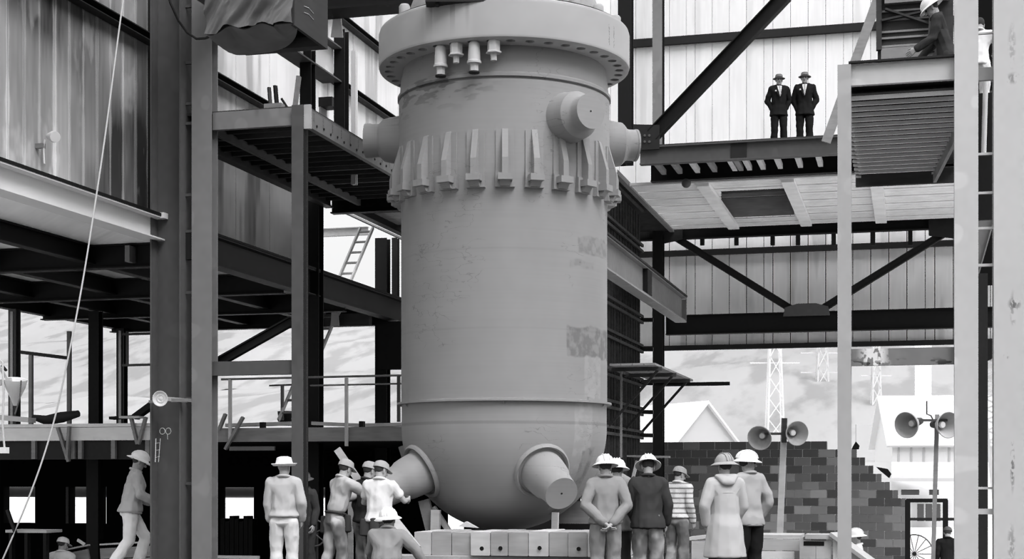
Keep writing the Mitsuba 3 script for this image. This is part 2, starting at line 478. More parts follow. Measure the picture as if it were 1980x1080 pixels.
c2a, c2b = xY(377, YF), xY(415, YF)
C2X = (c2a + c2b) / 2
o = thing('steel_column', 'grey wide-flange column right of the chalk-marked dark column, under the hanging tarpaulin crate', 'column')
part(o, 'shaft', ibeam(V(C2X, YF, 0), V(C2X, YF, 12.5), 0.21, c2b - c2a, 0.02, 0.014, up=YD), 'steel_grey')
part(o, 'base_plate', box(C2X - 0.25, C2X + 0.25, YF - 0.25, YF + 0.25, 0, 0.03), 'steel_dark')
lad = thing('column_rungs', 'short steel rungs bridging the dark column and the grey column on the left', 'ladder')
for py in (14, 123, 202, 240, 378, 448, 566, 770, 934):
    za = onY(366, py, YF)[2]
    part(lad, 'rung', box(c1b - 0.01, c2a + 0.01, YF - 0.06, YF - 0.02, za - 0.02, za + 0.02), 'steel_mid')
zg = onY(366, 475, YF)[2]
part(lad, 'gusset', box(c1b - 0.01, c2a + 0.01, YF - 0.05, YF + 0.05, zg - 0.2, zg + 0.2), 'steel_dark', 'deep ribbed connection plate')

c3a, c3b = xY(568, YF), xY(590, YF)
zt3 = onY(580, 205, YF)[2]
o = thing('steel_column', 'slender grey column standing between the man in white and the vessel, top at the bolted channel', 'column')
part(o, 'shaft', ibeam(V((c3a + c3b) / 2, YF, 0), V((c3a + c3b) / 2, YF, zt3), 0.16, c3b - c3a, 0.016, 0.012, up=YD), 'steel_mid')
part(o, 'side_channel', channel(V(c3b, YF + 0.03, 0), V(c3b, YF + 0.03, zt3 - 0.12), 0.17, 0.05, up=YD, flip=-1), 'steel_dark')
part(o, 'base_plate', box(c3a - 0.1, c3b + 0.15, YF - 0.2, YF + 0.2, 0, 0.03), 'steel_dark')

c4a, c4b = xY(1620, YF), xY(1646, YF)
zt4 = onY(1632, 128, YF)[2]
o = thing('steel_column', 'slender pale column in front of the block wall, right of the two men in suits', 'column')
part(o, 'shaft', ibeam(V((c4a + c4b) / 2, YF, -0.0), V((c4a + c4b) / 2, YF, zt4), 0.18, c4b - c4a, 0.016, 0.012, up=YD), 'steel_light')
part(o, 'base_plate', box(c4a - 0.15, c4b + 0.15, YF - 0.2, YF + 0.2, 0, 0.03), 'steel_dark')
c5a, c5b = xY(1845, YF), xY(1891, YF)
C5X = (c5a + c5b) / 2
o = thing('steel_column', 'pale full-height column second from the right edge, overlapping the right floodlight', 'column')
part(o, 'shaft', ibeam(V(C5X, YF, 0), V(C5X, YF, 12.5), 0.24, c5b - c5a, 0.02, 0.014, up=YD), 'steel_pale')
part(o, 'base_plate', box(C5X - 0.25, C5X + 0.25, YF - 0.25, YF + 0.25, 0, 0.03), 'steel_dark')
c6a, c6b = xY(1920, YF), xY(2005, YF)
C6X = (c6a + c6b) / 2
o = thing('steel_column', 'widest pale rust-stained column at the right edge of the photo', 'column')
part(o, 'shaft', ibeam(V(C6X, YF, 0), V(C6X, YF, 12.5), 0.36, c6b - c6a, 0.026, 0.018, up=YD), 'steel_stained')
part(o, 'base_plate', box(C6X - 0.4, C6X + 0.4, YF - 0.3, YF + 0.3, 0, 0.04), 'steel_dark')
lad = thing('column_rungs', 'pale rungs bridging the two pale columns at the right edge', 'ladder')
for py, h in ((375, .03), (443, .03), (514, .035), (943, .03), (988, .07), (300, .03), (68, .02)):
    za = onY(1905, py, YF)[2]
    part(lad, 'rung', box(c5b - 0.01, c6a + 0.01, YF - 0.10, YF - 0.06, za - h / 2, za + h / 2), 'steel_pale')

# spandrel beams of the left wall
zs = onX(0, 321, -10.6)[2]
obj('spandrel_beam', ibeam(V(-10.58, 12.0, zs - 0.16), V(-10.58, YF - 0.03, zs - 0.16), 0.33, 0.30, 0.02, 0.016), 'white_and_lit_steel', 'pale I-beam along the stained wall, running from the left edge into the chalk-marked column', 'beam')  # sky light on the web put into a white base colour
scene[part('spandrel_beam', 'cover_flange', box(-10.74, -10.42, 12.0, YF - 0.1, zs + 0.006, zs + 0.05), 'steel_black')]
part('spandrel_beam', 'bolted_end', box(-10.58, -10.38, YF - 0.16, YF - 0.03, zs - 0.02, zs + 0.06), 'white_and_lit_steel', 'white lump of grout on the beam end')
o = obj('spandrel_beam', ibeam(V(-10.58, YF + 0.22, zs - 0.22), V(-10.58, 31.5, zs - 0.22), 0.46, 0.26, 0.022, 0.016), 'steel_dark', 'dark I-beam below the left wall, running from the grey column back behind the vessel', 'beam')
part(o, 'cover_flange', box(-10.72, -10.44, YF + 0.25, 31.5, zs + 0.012, zs + 0.05), 'steel_black')
for (px, Y, lab, z1) in ((610, 25.9, 'black wall column just right of the slender grey column', 6.5), (740, 30.6, 'black wall column beside the top of the ladder, left of the vessel', 6.5)):
    xc = xY(px, Y); hw = 0.11 if px == 610 else 0.13
    o = thing('wall_column', lab, 'column')
    part(o, 'shaft', ibeam(V(xc, Y, -1.3), V(xc, Y, z1), 0.24, hw * 2, 0.02, 0.014, up=YD), 'steel_black')
    part(o, 'base_plate', box(xc - .2, xc + .2, Y - .2, Y + .2, -1.3, -1.26), 'steel_black')
o = thing('wall_column', 'thin dark post close beside the vessel at the end of the left spandrel beam', 'column')
xc = xY(765, 31.2)
part(o, 'shaft', ibeam(V(xc, 31.2, zs), V(xc, 31.2, 6.6), 0.16, 0.12, 0.014, 0.01, up=YD), 'steel_dark')
# far pale cross-beam seen in the gap
a, b = onY(620, 450, 36), onY(712, 446, 36)
obj('cross_beam', ibeam(a, b, 0.2, 0.14, 0.016, 0.012), 'steel_pale', 'pale cross-beam against the sky, left of the ladder top', 'beam')

# ---- left tower platform
zp = onY(415, 218, YF)[2]
o = thing('tower_platform', 'dark steel platform with close joists left of the vessel, carried by the slender grey column', 'platform')
part(o, 'front_channel', channel(V(c2b - 0.02, YF - 0.02, zp - 0.125), V(c3a, YF - 0.02, zp - 0.125), 0.25, 0.08, up=ZD, flip=1), 'steel_grey', 'grey front channel')
XC = c3b + 0.03
o2 = part(o, 'bolted_channel', channel(V(XC, YF + 0.05, zp - 0.13), V(XC, 26.2, zp - 0.13), 0.27, 0.08, up=ZD, flip=1), 'steel_grey', 'grey side channel with a row of bolt holes')
hx = XC + 0.005
for i in range(22):
    yy = YF + 0.35 + i * 0.27
    part(o2, 'bolt_head', lathe([(0, 0), (0.018, 0), (0.018, 0.012), (0, 0.012)], 8, (XC, yy, zp - 0.20 + 0.02 * (i % 2)), XD), 'steel_dark')
part(o2, 'end_plate', box(c3b, c3b + 0.10, YF - 0.05, YF + 0.0, zp - 0.32, zp + 0.02), 'steel_light', 'pale welded end plate')
XL = -10.35
part(o, 'edge_beam', ibeam(V(XL, YF + 0.3, zp - 0.14), V(XL, 26.2, zp - 0.14), 0.28, 0.16, up=ZD), 'steel_dark')
xm = onX(427, 258, -9.6)
part(o, 'middle_beam', channel(V(-9.75, YF + 0.12, zp - 0.2), V(-9.75, 26.2, zp - 0.2), 0.12, 0.06, up=ZD), 'steel_mid')
for i in range(17):
    y = YF + 0.25 + i * 0.36
    part(o, 'joist', bar(V(XL, y, zp - 0.10), V(XC, y, zp - 0.10), 0.045, 0.15), 'steel_mid' if i in (2, 5, 9, 12) else 'wood_dark')
part(o, 'deck', box(XL, XC, YF, 26.2, zp - 0.02, zp + 0.02), 'wood_dark')
part(o, 'back_beam', ibeam(V(XL, 26.3, zp - 0.2), V(XC, 26.3, zp - 0.2), 0.34, 0.18), 'steel_black')
# timber soffit behind it
o = thing('board_ceiling', 'underside of light boards behind the dark platform, touching the left of the vessel', 'soffit')
zz = onY(700, 395, 27.4)[2]
for i in range(9):
    y = 26.6 + i * 0.36
    part(o, 'board', box(-10.45, -6.3, y + 0.01, y + 0.35, zz, zz + 0.04), 'wood_mid' if i != 4 else 'wood_dark')
part(o, 'edge_beam', ibeam(V(-10.3, 26.4, zz - 0.05), V(-10.3, 31.0, zz - 0.05), 0.22, 0.15), 'steel_black')
part(o, 'back_beam', ibeam(V(-10.3, 30.2, zz - 0.1), V(-6.3, 30.2, zz - 0.1), 0.4, 0.18), 'steel_black')

# things on the left platform, steel above it
for (px, Y, y0, lab, hw) in ((595, 22.6, 96, 'black upright post standing on the dark left platform, left one', 0.095), (660, 23.9, 60, 'black upright post standing on the dark left platform, nearest the vessel', 0.095)):
    xc = xY(px, Y); z1 = onY(px, y0, Y)[2]
    obj('platform_post', ibeam(V(xc, Y, zp + 0.02), V(xc, Y, z1), 0.2, hw * 2, 0.02, 0.014, up=YD), 'steel_black', lab, 'post')
xa = xY(668, 23.9)
obj('crane_girder', ibeam(V(xa - 0.2, 15.6, onY(668, 128, 23.9)[2]), V(xa - 0.2, 23.8, onY(668, 128, 23.9)[2]), 0.58, 0.34, 0.025, 0.018), 'steel_mid', 'riveted girder passing behind the tarpaulin crate above the left platform', 'girder')
scene[part('crane_girder', 'web_plate', box(xa - 0.19, xa - 0.176, 15.6, 23.8, onY(668, 128, 23.9)[2] - 0.26, onY(668, 128, 23.9)[2] + 0.26), 'steel_pale', 'pale web')]
obj('bright_post', ibeam(V(xY(677, 23.9), 24.1, zp - .3), V(xY(677, 23.9), 24.1, 8.6), 0.1, 0.085, up=YD), 'white_and_lit_steel', 'white post right beside the black platform post', 'post')
p = onY(541, 203, 21.5)
o = thing('scrap_crate', 'small pale crate of offcuts on the left platform edge', 'crate')
xcr = xY(532, 21.3)
cw = 0.14
for (xa_, xb_, ya, yb) in ((xcr - cw, xcr + cw, 21.2, 21.22), (xcr - cw, xcr + cw, 21.48, 21.5), (xcr - cw, xcr - cw + .02, 21.22, 21.48), (xcr + cw - .02, xcr + cw, 21.22, 21.48)):
    part(o, 'side_board', box(xa_, xb_, ya, yb, zp + 0.02, zp + 0.40), 'wood_mid')
part(o, 'bottom_board', box(xcr - cw, xcr + cw, 21.2, 21.5, zp + 0.02, zp + 0.04), 'wood_mid')
obj('offcut_plank', bar(V(xcr - .05, 21.3, zp + 0.05), V(xcr - 0.12, 21.35, zp + 0.68), 0.05, 0.03), 'wood_dark', 'dark offcut leaning left out of the small crate', 'plank')
obj('offcut_plank', bar(V(xcr + .06, 21.3, zp + 0.05), V(xcr - 0.02, 21.35, zp + 0.70), 0.06, 0.03), 'steel_black', 'black offcut standing upright in the small crate', 'plank')
obj('offcut_plank', bar(V(xcr + .2, 21.4, zp + 0.3), V(xcr + 0.08, 21.35, zp + 0.5), 0.05, 0.03), 'steel_black', 'short black offcut behind the crate', 'plank')
obj('timber_brace', bar(V(xY(562, 22.0), 22.0, zp), V(xY(578, 22.0), 22.0, zp + 1.0), 0.09, 0.05), 'wood_mid', 'short weathered timber brace against the left black post', 'brace')
o = thing('platform_bench', 'dark bench-like beam between the two black posts', 'beam')
part(o, 'top', box(xY(620, 24.5), xY(646, 24.5), 24.4, 24.7, onY(630, 208, 24.5)[2], onY(630, 190, 24.5)[2]), 'steel_dark')
part(o, 'leg', box(xY(621, 24.5), xY(624, 24.5), 24.4, 24.7, zp, onY(630, 208, 24.5)[2]), 'wood_mid')

# ---- struts between the slender column and its neighbour, left and right
za = onY(490, 711, YF)[2]
obj('strut_beam', channel(V(c2b - 0.04, YF - 0.03, za), V(c3a, YF - 0.03, za), 0.20, 0.08, up=ZD), 'steel_mid', 'horizontal grey strut left of the vessel, above the hand rail', 'beam')
zb = onY(1745, 689, YF)[2]
SPX = float(onY(1690, 690, YF)[0])


def spatter_fn(p, n, uv):
    w = smoothstep(.24, .05, dr.abs(p.x - SPX)) * smoothstep(.5, .62, fbm(p.x * 22, p.z * 14, 1.0, 3) * (1.0 + .25 * smoothstep(.2, 0, dr.abs(p.x - SPX))))
    k = smoothstep(.64, .7, fbm(p.x * 7, p.z * 20, 4.0, 3)) * smoothstep(zb + .0, zb - .09, p.z)
    return mi.Color3f((0.17 * (.8 + .4 * fbm(p.x * 4, p.z * 4, 2.0, 3)) + .5 * w) * (1 - .8 * k))


mat('strut_paint', spatter_fn, 0.65, 0.2)
o = obj('strut_beam', channel(V(c4b - 0.04, YF - 0.03, zb), V(c5a + 0.04, YF - 0.03, zb), 0.215, 0.08, up=ZD), 'strut_paint', 'horizontal paint-spattered strut between the two pale columns on the right', 'beam')
a, b = onY(408, 708, 20.25), onY(566, 619, 20.25)
obj('diagonal_brace', ibeam(a, b, 0.13, 0.11), 'steel_black', 'black diagonal brace left of the slender grey column', 'brace')

# ---- right tower platform
zr = onY(1745, 120, YF)[2]
o = thing('tower_platform', 'timber-joisted platform between the pale columns at upper right', 'platform')
part(o, 'front_channel', channel(V(c4b - 0.03, YF - 0.03, zr - 0.13), V(c5a + 0.03, YF - 0.03, zr - 0.13), 0.27, 0.08, up=ZD), 'steel_pale', 'pale front channel')
part(o, 'channel_lip', box(c4b - 0.03, c5a + 0.03, YF - 0.10, YF - 0.03, zr + 0.006, zr + 0.03), 'steel_dark')
XR0, XR1 = c4a + 0.03, c5b - 0.05
for i in range(17):
    y = YF + 0.30 + i * 0.31
    x1 = XR1 - (0.0 if i < 3 else 0.028 * (i - 2))
    part(o, 'joist', bar(V(XR0, y + .03, zr - 0.33), V(x1, y + .03, zr - 0.33), 0.17, 0.05), 'wood_brown')
    part(o, 'joist_cap', bar(V(XR0 + .06, y - 0.075, zr - 0.37), V(x1 - .03, y - 0.075, zr - 0.37), 0.035, 0.05), 'wood_soffit')
    part(o, 'joist_end', bar(V(XR0 + 0.0, y + .1, zr - 0.40), V(XR0 + 0.09, y + .1, zr - 0.40), 0.05, 0.03), 'wood_light', 'pale sawn joist end')
    part(o, 'joist_end', bar(V(x1 - 0.06, y + .1, zr - 0.40), V(x1 + 0.02, y + .1, zr - 0.40), 0.05, 0.03), 'wood_light', 'pale sawn joist end')
part(o, 'deck', box(XR0, XR1, YF + 0.1, 25.4, zr - 0.26, zr - 0.20), 'steel_black')
part(o, 'side_board', bar(V(XR1 + 0.0, YF + 0.4, zr - 0.45), V(XR1 - 0.4, 25.4, zr - 0.45), 0.05, 0.2), 'wood_mid')
part(o, 'back_beam', bar(V(XR0, 25.5, zr - 0.42), V(XR1, 25.5, zr - 0.42), 0.1, 0.24), 'wood_dark')
# partition above it
YP = 23.4
xa, xb = xY(1697, YP), xY(1796, YP)
zf = onY(1740, 92, YP)[2]
o = thing('timber_partition', 'dark boarded partition with light battens on the upper right platform', 'partition')
part(o, 'panel', box(xa, xb + .35, YP + .02, YP + .08, zr - 0.2, 8.9), 'wood_dark')
for py in (20, 37, 60, 72, 88):
    z = onY(1745, py, YP)[2]
    part(o, 'batten', bar(V(xa + 0.05, YP, z), V(xb, YP, z), 0.03, 0.03), 'wood_mid')
part(o, 'kick_board', box(xa + .05, xb + .05, YP - 0.04, YP, zr - 0.2, zf), 'wood_mid')
part(o, 'edge_post', box(xa - .02, xa + .06, YP - 0.06, YP + .02, onY(1700, 98, YP)[2], 8.9), 'wood_dark')
part(o, 'cross_brace', bar(onY(1712, 18, YP - .05), onY(1796, 46, YP - .05), 0.09, 0.03), 'wood_dark')
part(o, 'cross_brace', bar(onY(1705, 40, YP - .05), onY(1796, 20, YP - .05), 0.07, 0.03), 'wood_dark')
part(o, 'side_post', bar(onY(1800, 100, YP - .1), onY(1806, -30, YP - .1), 0.1, 0.1, up=YD), 'wood_dark')
part(o, 'header', box(xa + .1, xb + .3, YP - .1, YP, onY(1745, 8, YP)[2], onY(1745, -20, YP)[2]), 'wood_mid')
obj('timber_brace', bar(onY(1597, 275, 33.9), onY(1701, -12, 33.9), 0.20, 0.07, up=YD), 'wood_mid', 'long leaning timber brace behind the slender pale column, right of the men in suits', 'brace')
# dark structure between the pale columns at the right edge
o = thing('end_bay', 'black boarded bay seen in the slot between the two pale right columns', 'partition')
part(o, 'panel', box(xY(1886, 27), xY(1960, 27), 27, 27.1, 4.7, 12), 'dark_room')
for i in range(12):
    z = 6.2 + i * 0.19
    part(o, 'slat', box(xY(1886, 26.9), xY(1926, 26.9), 26.9, 26.96, z, z + 0.05), 'wood_dark')
a, b = onY(1876, 533, 26), onY(1924, 365, 26)
obj('diagonal_brace', ibeam(a, b, 0.26, 0.2), 'steel_grey', 'grey diagonal brace in the slot between the two pale right columns', 'brace')
o = obj('wall_column', ibeam(V(xY(1893, 26), 26.0, -1.3), V(xY(1893, 26), 26.0, 4.75), 0.3, 0.26, up=YD), 'steel_dark', 'dark lower column in the slot behind the two pale right columns', 'column')
o = thing('bay_channel', 'short grey channel with a black board below it, between the two pale right columns', 'beam')
part(o, 'channel', box(c5b - .02, c6a + .02, YF - .02, YF + .04, zr - .30, zr - .14), 'steel_light')
part(o, 'board', box(c5b - .02, c6a + .3, 21.4, 21.45, 4.9, zr - .12), 'steel_black')
pt = onY(1904, 150, 21.0)
obj('white_tube', tube([onY(1906, 153, 21.0), onY(1902, 296, 21.0)], 0.035, 10), 'far_white', 'white upright tube in the slot between the pale columns', 'tube', smooth=30)

# ---- suit platform and the far bay
YPF, YPB = 34.7, 43.7
zt = onY(1430, 275, YPF)[2]
o = thing('work_platform', 'steel and timber platform that the two men in suits stand on', 'platform')
xl_, xr_ = xY(1238, YPF), 3.6
part(o, 'front_beam', ibeam(V(xl_, YPF, zt - 0.2), V(xr_, YPF, zt - 0.2), 0.40, 0.22, 0.022, 0.016), 'steel_mid')
part(o, 'splice_plate', box(xY(1413, YPF), xY(1444, YPF), YPF - 0.035, YPF - 0.01, zt - 0.37, zt - 0.03), 'steel_dark')
part(o, 'deck', box(xl_ - .1, xr_, YPF - 0.02, YPB, zt - 0.0, zt + 0.05), 'wood_dark')
for px, lite in ((1271, 0), (1303, 0), (1338, 1), (1372, 0), (1412, 1), (1424, 0), (1441, 1), (1468, 1), (1502, 1), (1542, 1), (1582, 1)):
    x_ = xY(px, YPF + 0.3)
    part(o, 'stub_joist', bar(V(x_, YPF + 0.12, zt - 0.33), V(x_ + 0.0, YPF + 1.3, zt - 0.33), 0.11, 0.12), 'wood_light' if lite else 'wood_mid')
part(o, 'second_beam', ibeam(V(xl_, YPF + 1.5, zt - 0.30), V(xr_, YPF + 1.5, zt - 0.30), 0.42, 0.2), 'steel_black')
zso = zt - 0.52
y = YPF + 1.7
i = 0
while y < YPB - 0.5:
    segs = [(-6.62, xr_)]
    if 37.6 < y < 41.6: segs = [(-6.62, xY(1392, y)), (xY(1535, y), xr_)]
    for (s0, s1) in segs:
        part(o, 'soffit_board', box(s0, s1, y + 0.018, y + 0.327, zso + 0.004 * (i % 3), zso + 0.03 + 0.004 * (i % 3)), 'wood_soffit')
    y += 0.345; i += 1
part(o, 'soffit_lip', bar(V(-6.62, YPF + 1.66, zso), V(xr_, YPF + 1.66, zso), 0.12, 0.06), 'wood_light')
for (pxa, pxb) in ((1372, 1412), (1537, 1550), (1702, 1697)):
    xa_ = xY(pxa, 37.0); xb_ = xY(pxb, 42.9)
    part(o, 'soffit_bearer', bar(V((xa_ + xb_) / 2, 36.4, zso - 0.06), V((xa_ + xb_) / 2, 43.0, zso - 0.06), 0.30, 0.10), 'wood_soffit')
part(o, 'opening_header', box(xY(1380, 41.6), xY(1545, 41.6), 41.62, 41.68, zso, zt), 'wood_mid')
part(o, 'side_deck', box(-9.6, -6.66, 35.2, YPB - .15, zso + .02, zso + .08), 'form_dark')
part(o, 'opening_joist', bar(V(xY(1380, 39), 39.2, zso + .15), V(xY(1540, 39), 39.2, zso + .15), 0.05, 0.1), 'wood_mid')
part(o, 'back_beam', ibeam(V(-10.0, YPB, zt - 0.48), V(xr_, YPB, zt - 0.48), 0.52, 0.24, 0.024, 0.016), 'steel_black')
ze = onX(1215, 322, -7.2)
part(o, 'edge_angle', angle_bar(V(-6.64, 34.9, zso - .03), V(-6.64, YPB - .15, zso - .03), 0.12), 'steel_beam')
part(o, 'hanging_ball', trimesh.creation.icosphere(2, 0.11).apply_translation(onY(1327, 354, YPF + 1)), 'steel_mid', 'round hanging pulley', smooth=True)
o = thing('corner_gusset', 'dark gusset plate at the foot of the long black diagonal brace', 'plate')
part(o, 'plate', prism(Polygon([(-.35, -.05), (.28, -.05), (.28, .5), (-.35, .55)]), 0.03, onY(1252, 285, YPF - .1), XD, ZD), 'steel_dark')
for i in range(4):
    part(o, 'bolt', lathe([(0, 0), (.03, 0), (.03, .03), (0, .03)], 8, onY(1247 + 9 * (i % 2), 262 + 12 * (i // 2), YPF - .11), -YD), 'steel_mid')
obj('diagonal_brace', ibeam(onY(1262, 262, YPF), onY(1520, -10, YPF), 0.30, 0.26), 'steel_black', 'long black diagonal brace rising to the right from the corner of the suited men\'s platform', 'brace')
obj('back_column', ibeam(V(xY(1210, 33), 33, 8.3), V(xY(1210, 33), 33, 12.8), 0.3, 0.29, 0.024, 0.018, up=YD), 'steel_black', 'black column rising behind the right edge of the vessel flange', 'column')
xc7 = xY(1274, YPB)
o = thing('back_column', 'far column behind the foot of the long black diagonal brace, black below the platform', 'column')
part(o, 'shaft', ibeam(V(xc7, YPB - .05, -1.3), V(xc7, YPB - .05, 17), 0.32, 0.29, 0.024, 0.018, up=YD), 'steel_black')
part(o, 'painted_lit_face', box(xc7 - .15, xc7 + .13, YPB - .24, YPB - .215, zt + .06, 17), 'steel_grey', 'upper face coloured grey for its sky light')  # lit upper face put into a grey plate, shaded shaft into black
# truss of the far bay
o = thing('bay_truss', 'black V-shaped truss below the far platform, across the pale panel wall', 'truss')
zc = onY(1560, 622, YPB)[2]
part(o, 'bottom_chord', ibeam(V(xY(1288, YPB), YPB, zc), V(xr_, YPB, zc), 0.56, 0.26, 0.024, 0.018), 'steel_black')
g = onY(1560, 594, YPB)
part(o, 'diagonal', ibeam(onY(1292, 450, YPB), onY(1528, 596, YPB), 0.2, 0.18), 'steel_dark')
part(o, 'diagonal', ibeam(onY(1850, 436, YPB), onY(1588, 598, YPB), 0.2, 0.18), 'steel_dark')
part(o, 'gusset', prism(Polygon([(-.65, -.25), (.65, -.25), (.6, .0), (.25, .1), (-.25, .1), (-.6, .0)]), 0.04, g + V(0, -.12, 0), XD, ZD), 'steel_mid')
part(o, 'gusset', prism(Polygon([(-.25, -.3), (.3, -.2), (.3, .2), (-.25, .2)]), 0.04, onY(1300, 450, YPB - .14), XD, ZD), 'steel_dark')
part(o, 'gusset', prism(Polygon([(-.5, -.2), (.5, -.35), (.5, .35), (-.5, .35)]), 0.04, onY(1832, 440, YPB - .14), XD, ZD), 'steel_dark')
for px in (1358, 1424, 1494, 1543, 1612, 1688, 1760):
    part(o, 'hanger', bar(onY(px, 437, YPB + .3), onY(px, 474, YPB + .3), 0.12, 0.1, up=YD), 'steel_dark')
# the big beam beside the formwork
xbm = -6.15
zbm = onX(1318, 575, xbm)[2]
ye = yX(1318, xbm)
o = thing('shelf_beam', 'heavy grey I-beam with stiffeners running back beside the dark formwork, right of the vessel', 'beam')
part(o, 'beam', ibeam(V(xbm, 29.5, zbm - 0.33), V(xbm, ye, zbm - 0.33), 0.66, 0.26, 0.03, 0.02), 'steel_beam')
part(o, 'bottom_cover', box(xbm - .15, xbm + .15, 29.5, ye - .1, zbm - .70, zbm - .665), 'steel_grey')
part(o, 'top_plate', box(xbm - 0.16, xbm + 0.16, 29.5, ye, zbm + 0.005, zbm + 0.05), 'steel_dark')
for px in (1253,):
    yy = yX(px, xbm)
    part(o, 'stiffener', box(xbm + .012, xbm + .13, yy - .8, yy - .2, zbm - .62, zbm - .04), 'steel_black')
part(o, 'end_plate', box(xbm - .13, xbm + .13, ye, ye + .03, zbm - .64, zbm - .05), 'steel_grey')

# ---- formwork with walers, scaffold bracket deck
xf = -7.0
y0f, y1f = 33.4, 39.9
ztop = 8.35
o = thing('formwork', 'tall dark boarded concrete formwork with horizontal walers at the right side of the vessel', 'formwork')
nb = 26
for i in range(nb):
    ya, yb = y0f + (y1f - y0f) * i / nb, y0f + (y1f - y0f) * (i + 1) / nb
    part(o, 'board', box(xf - 0.03, xf + 0.012 * (i % 3), ya + .01, yb - .01, -1.3, ztop), 'form_dark')
part(o, 'end_board', box(xf - 0.9, xf - .03, y1f - .05, y1f, -1.3, ztop), 'form_dark')
for py in (388, 470, 545, 610, 668, 735, 792, 838):
    z = onX(1225, py, xf)[2]
    for s in (-.09, .07):
        part(o, 'waler', bar(V(xf + .07, y0f, z + s), V(xf + .07, y1f + .05, z + s), 0.06, 0.07), 'wood_dark')
    if py > 600:
        part(o, 'tie_end', bar(V(xf - .5, y1f + .08, z), V(xf + .35, y1f + .08, z - .02), 0.12, 0.10), 'steel_dark')
zs_ = onX(1290, 722, -5.9)[2]
o = thing('scaffold_deck', 'plank scaffold deck on triangular brackets right of the vessel', 'scaffold')
for i in range(4):
    part(o, 'plank', bar(V(xf + .35 + .27 * i, 34.6, zs_ + .03), V(xf + .35 + .27 * i, 41.2 - .12 * i, zs_ + .03), 0.25, 0.05), 'wood_mid')
for y in (35.2, 37.4, 39.8):
    part(o, 'bracket_arm', bar(V(xf + .05, y, zs_ - .04), V(xf + 1.35, y, zs_ - .04), 0.07, 0.09), 'wood_dark')
    part(o, 'bracket_strut', bar(V(xf + .1, y, zs_ - 1.35), V(xf + 1.25, y, zs_ - .08), 0.05, 0.06), 'steel_dark')
part(o, 'outrigger', tube([V(xf + .2, 41.0, zs_ - .06), V(xf + 2.25, 41.0, zs_ - .06)], 0.05, 8), 'steel_black', 'projecting pipe end')
part(o, 'upright', bar(V(xf + .25, 35.9, zs_), V(xf + .25, 35.9, zs_ - 2.1), 0.05, 0.05, up=YD), 'wood_mid')
zl = onY(1245, 882, 38.5)[2]
o = thing('plank_shelf', 'low shelf of splintered planks at the foot of the dark formwork', 'shelf')
for i in range(4):
    part(o, 'plank', bar(V(xY(1178 + 6 * i, 38 + .25 * i), 38 + .25 * i, zl + .02), V(xY(1295 - 8 * i, 38 + .25 * i), 38 + .25 * i, zl - .02), 0.24, 0.05), 'wood_mid')
for px in (1205, 1232):
    part(o, 'prop', bar(onY(px - 12, 940, 38), onY(px, 890, 38), 0.08, 0.05, up=YD), 'wood_light')

# ---- left wing floor (concrete slab on steel) and its frame
o = thing('upper_floor', 'concrete floor on dark steel beams left of the stained wall', 'floor')
part(o, 'slab', box(-17.4, -10.72, 15.5, 31.0, 5.05, 5.25), 'soffit_concrete')
for x in (-12.4, -14.1, -15.8, -17.3):
    part(o, 'floor_beam', ibeam(V(x, 15.5, 4.9), V(x, 30.9, 4.9), 0.28, 0.18), 'steel_black')
for y in (21.3, 25.0, 28.0, 30.8):
    part(o, 'cross_beam', ibeam(V(-17.4, y, 4.86), V(-10.75, y, 4.86), 0.36, 0.2), 'steel_black')
part(o, 'angle_bracket', box(-11.7, -11.62, 21.1, 21.4, 4.75, 5.0), 'steel_grey')
wc = [(28, 'pale-edged post of the open far left side, leftmost', 'steel_mid', 0.16), (185, 'black column of the open left side in the middle', 'steel_black', 0.22), (236, 'corner column of the open left side', 'steel_dark', 0.18)]
for px, lab, m_, w in wc:
    Y = {28: 26.6, 185: 27.3, 236: 30.7}[px]
    xx = xY(px, Y)
    o = obj('wing_column', ibeam(V(xx, Y, 2.3), V(xx, Y, 4.75), 0.18, w, 0.016, 0.012, up=YD), m_, lab, 'column')
    if px != 185: part(o, 'lit_flange', box(xx - w * .12, xx + w * .22, Y - .12, Y - .095, 2.35, 4.7), 'steel_light')  # light on the flange put into a strip of lighter steel
o = thing('sash_frame', 'light steel window framing without glass in the open left side', 'window frame')
Yw = 28.0
for px, pt_ in ((134, 640), (60, 686)):
    part(o, 'post', bar(onY(px, 847, Yw), onY(px, pt_, Yw), 0.075, 0.07, up=YD), 'steel_grey')
part(o, 'transom', bar(onY(37, 680, Yw), onY(134, 692, Yw + .02), 0.08, 0.07), 'steel_dark')
o = thing('sash_frame', 'small thin window frame next to the chalk-marked column on the far side', 'window frame')
for py in (645, 705):
    part(o, 'rail', bar(onY(237, py + 1, 30.62), onY(306, py - 1, 30.62), 0.05, 0.05), 'steel_mid')
part(o, 'stile', bar(onY(246, 640, 30.62), onY(246, 706, 30.62), 0.05, 0.05, up=YD), 'steel_mid')

# ---- mezzanine deck
YZ = 24.5
o = thing('mezzanine', 'timber-edged deck above the dark lower room on the left', 'platform')
zm = onY(150, 819, YZ)[2]
zm2 = onY(600, 826, YZ)[2]
part(o, 'deck', box(-25.3, -7.3, YZ + .1, YR + .2, 2.06, 2.22), 'wood_dark')
part(o, 'edge_timber', box(xY(-20, YZ), xY(350, YZ), YZ - .06, YZ + .1, zm - .30, zm - 0.065), 'wood_pale', 'pale edge timber')
part(o, 'edge_plank', box(xY(-20, YZ), xY(350, YZ), YZ - .10, YZ + .35, zm - .06, zm), 'wood_pale')
part(o, 'edge_timber', box(xY(420, YZ), xY(786, YZ), YZ - .06, YZ + .1, zm2 - .24, zm2), 'wood_mid', 'dark edge timber')
part(o, 'steel_edge', box(xY(-20, YZ), xY(350, YZ), YZ + .02, YZ + .08, zm - .64, zm - .30), 'steel_dark')
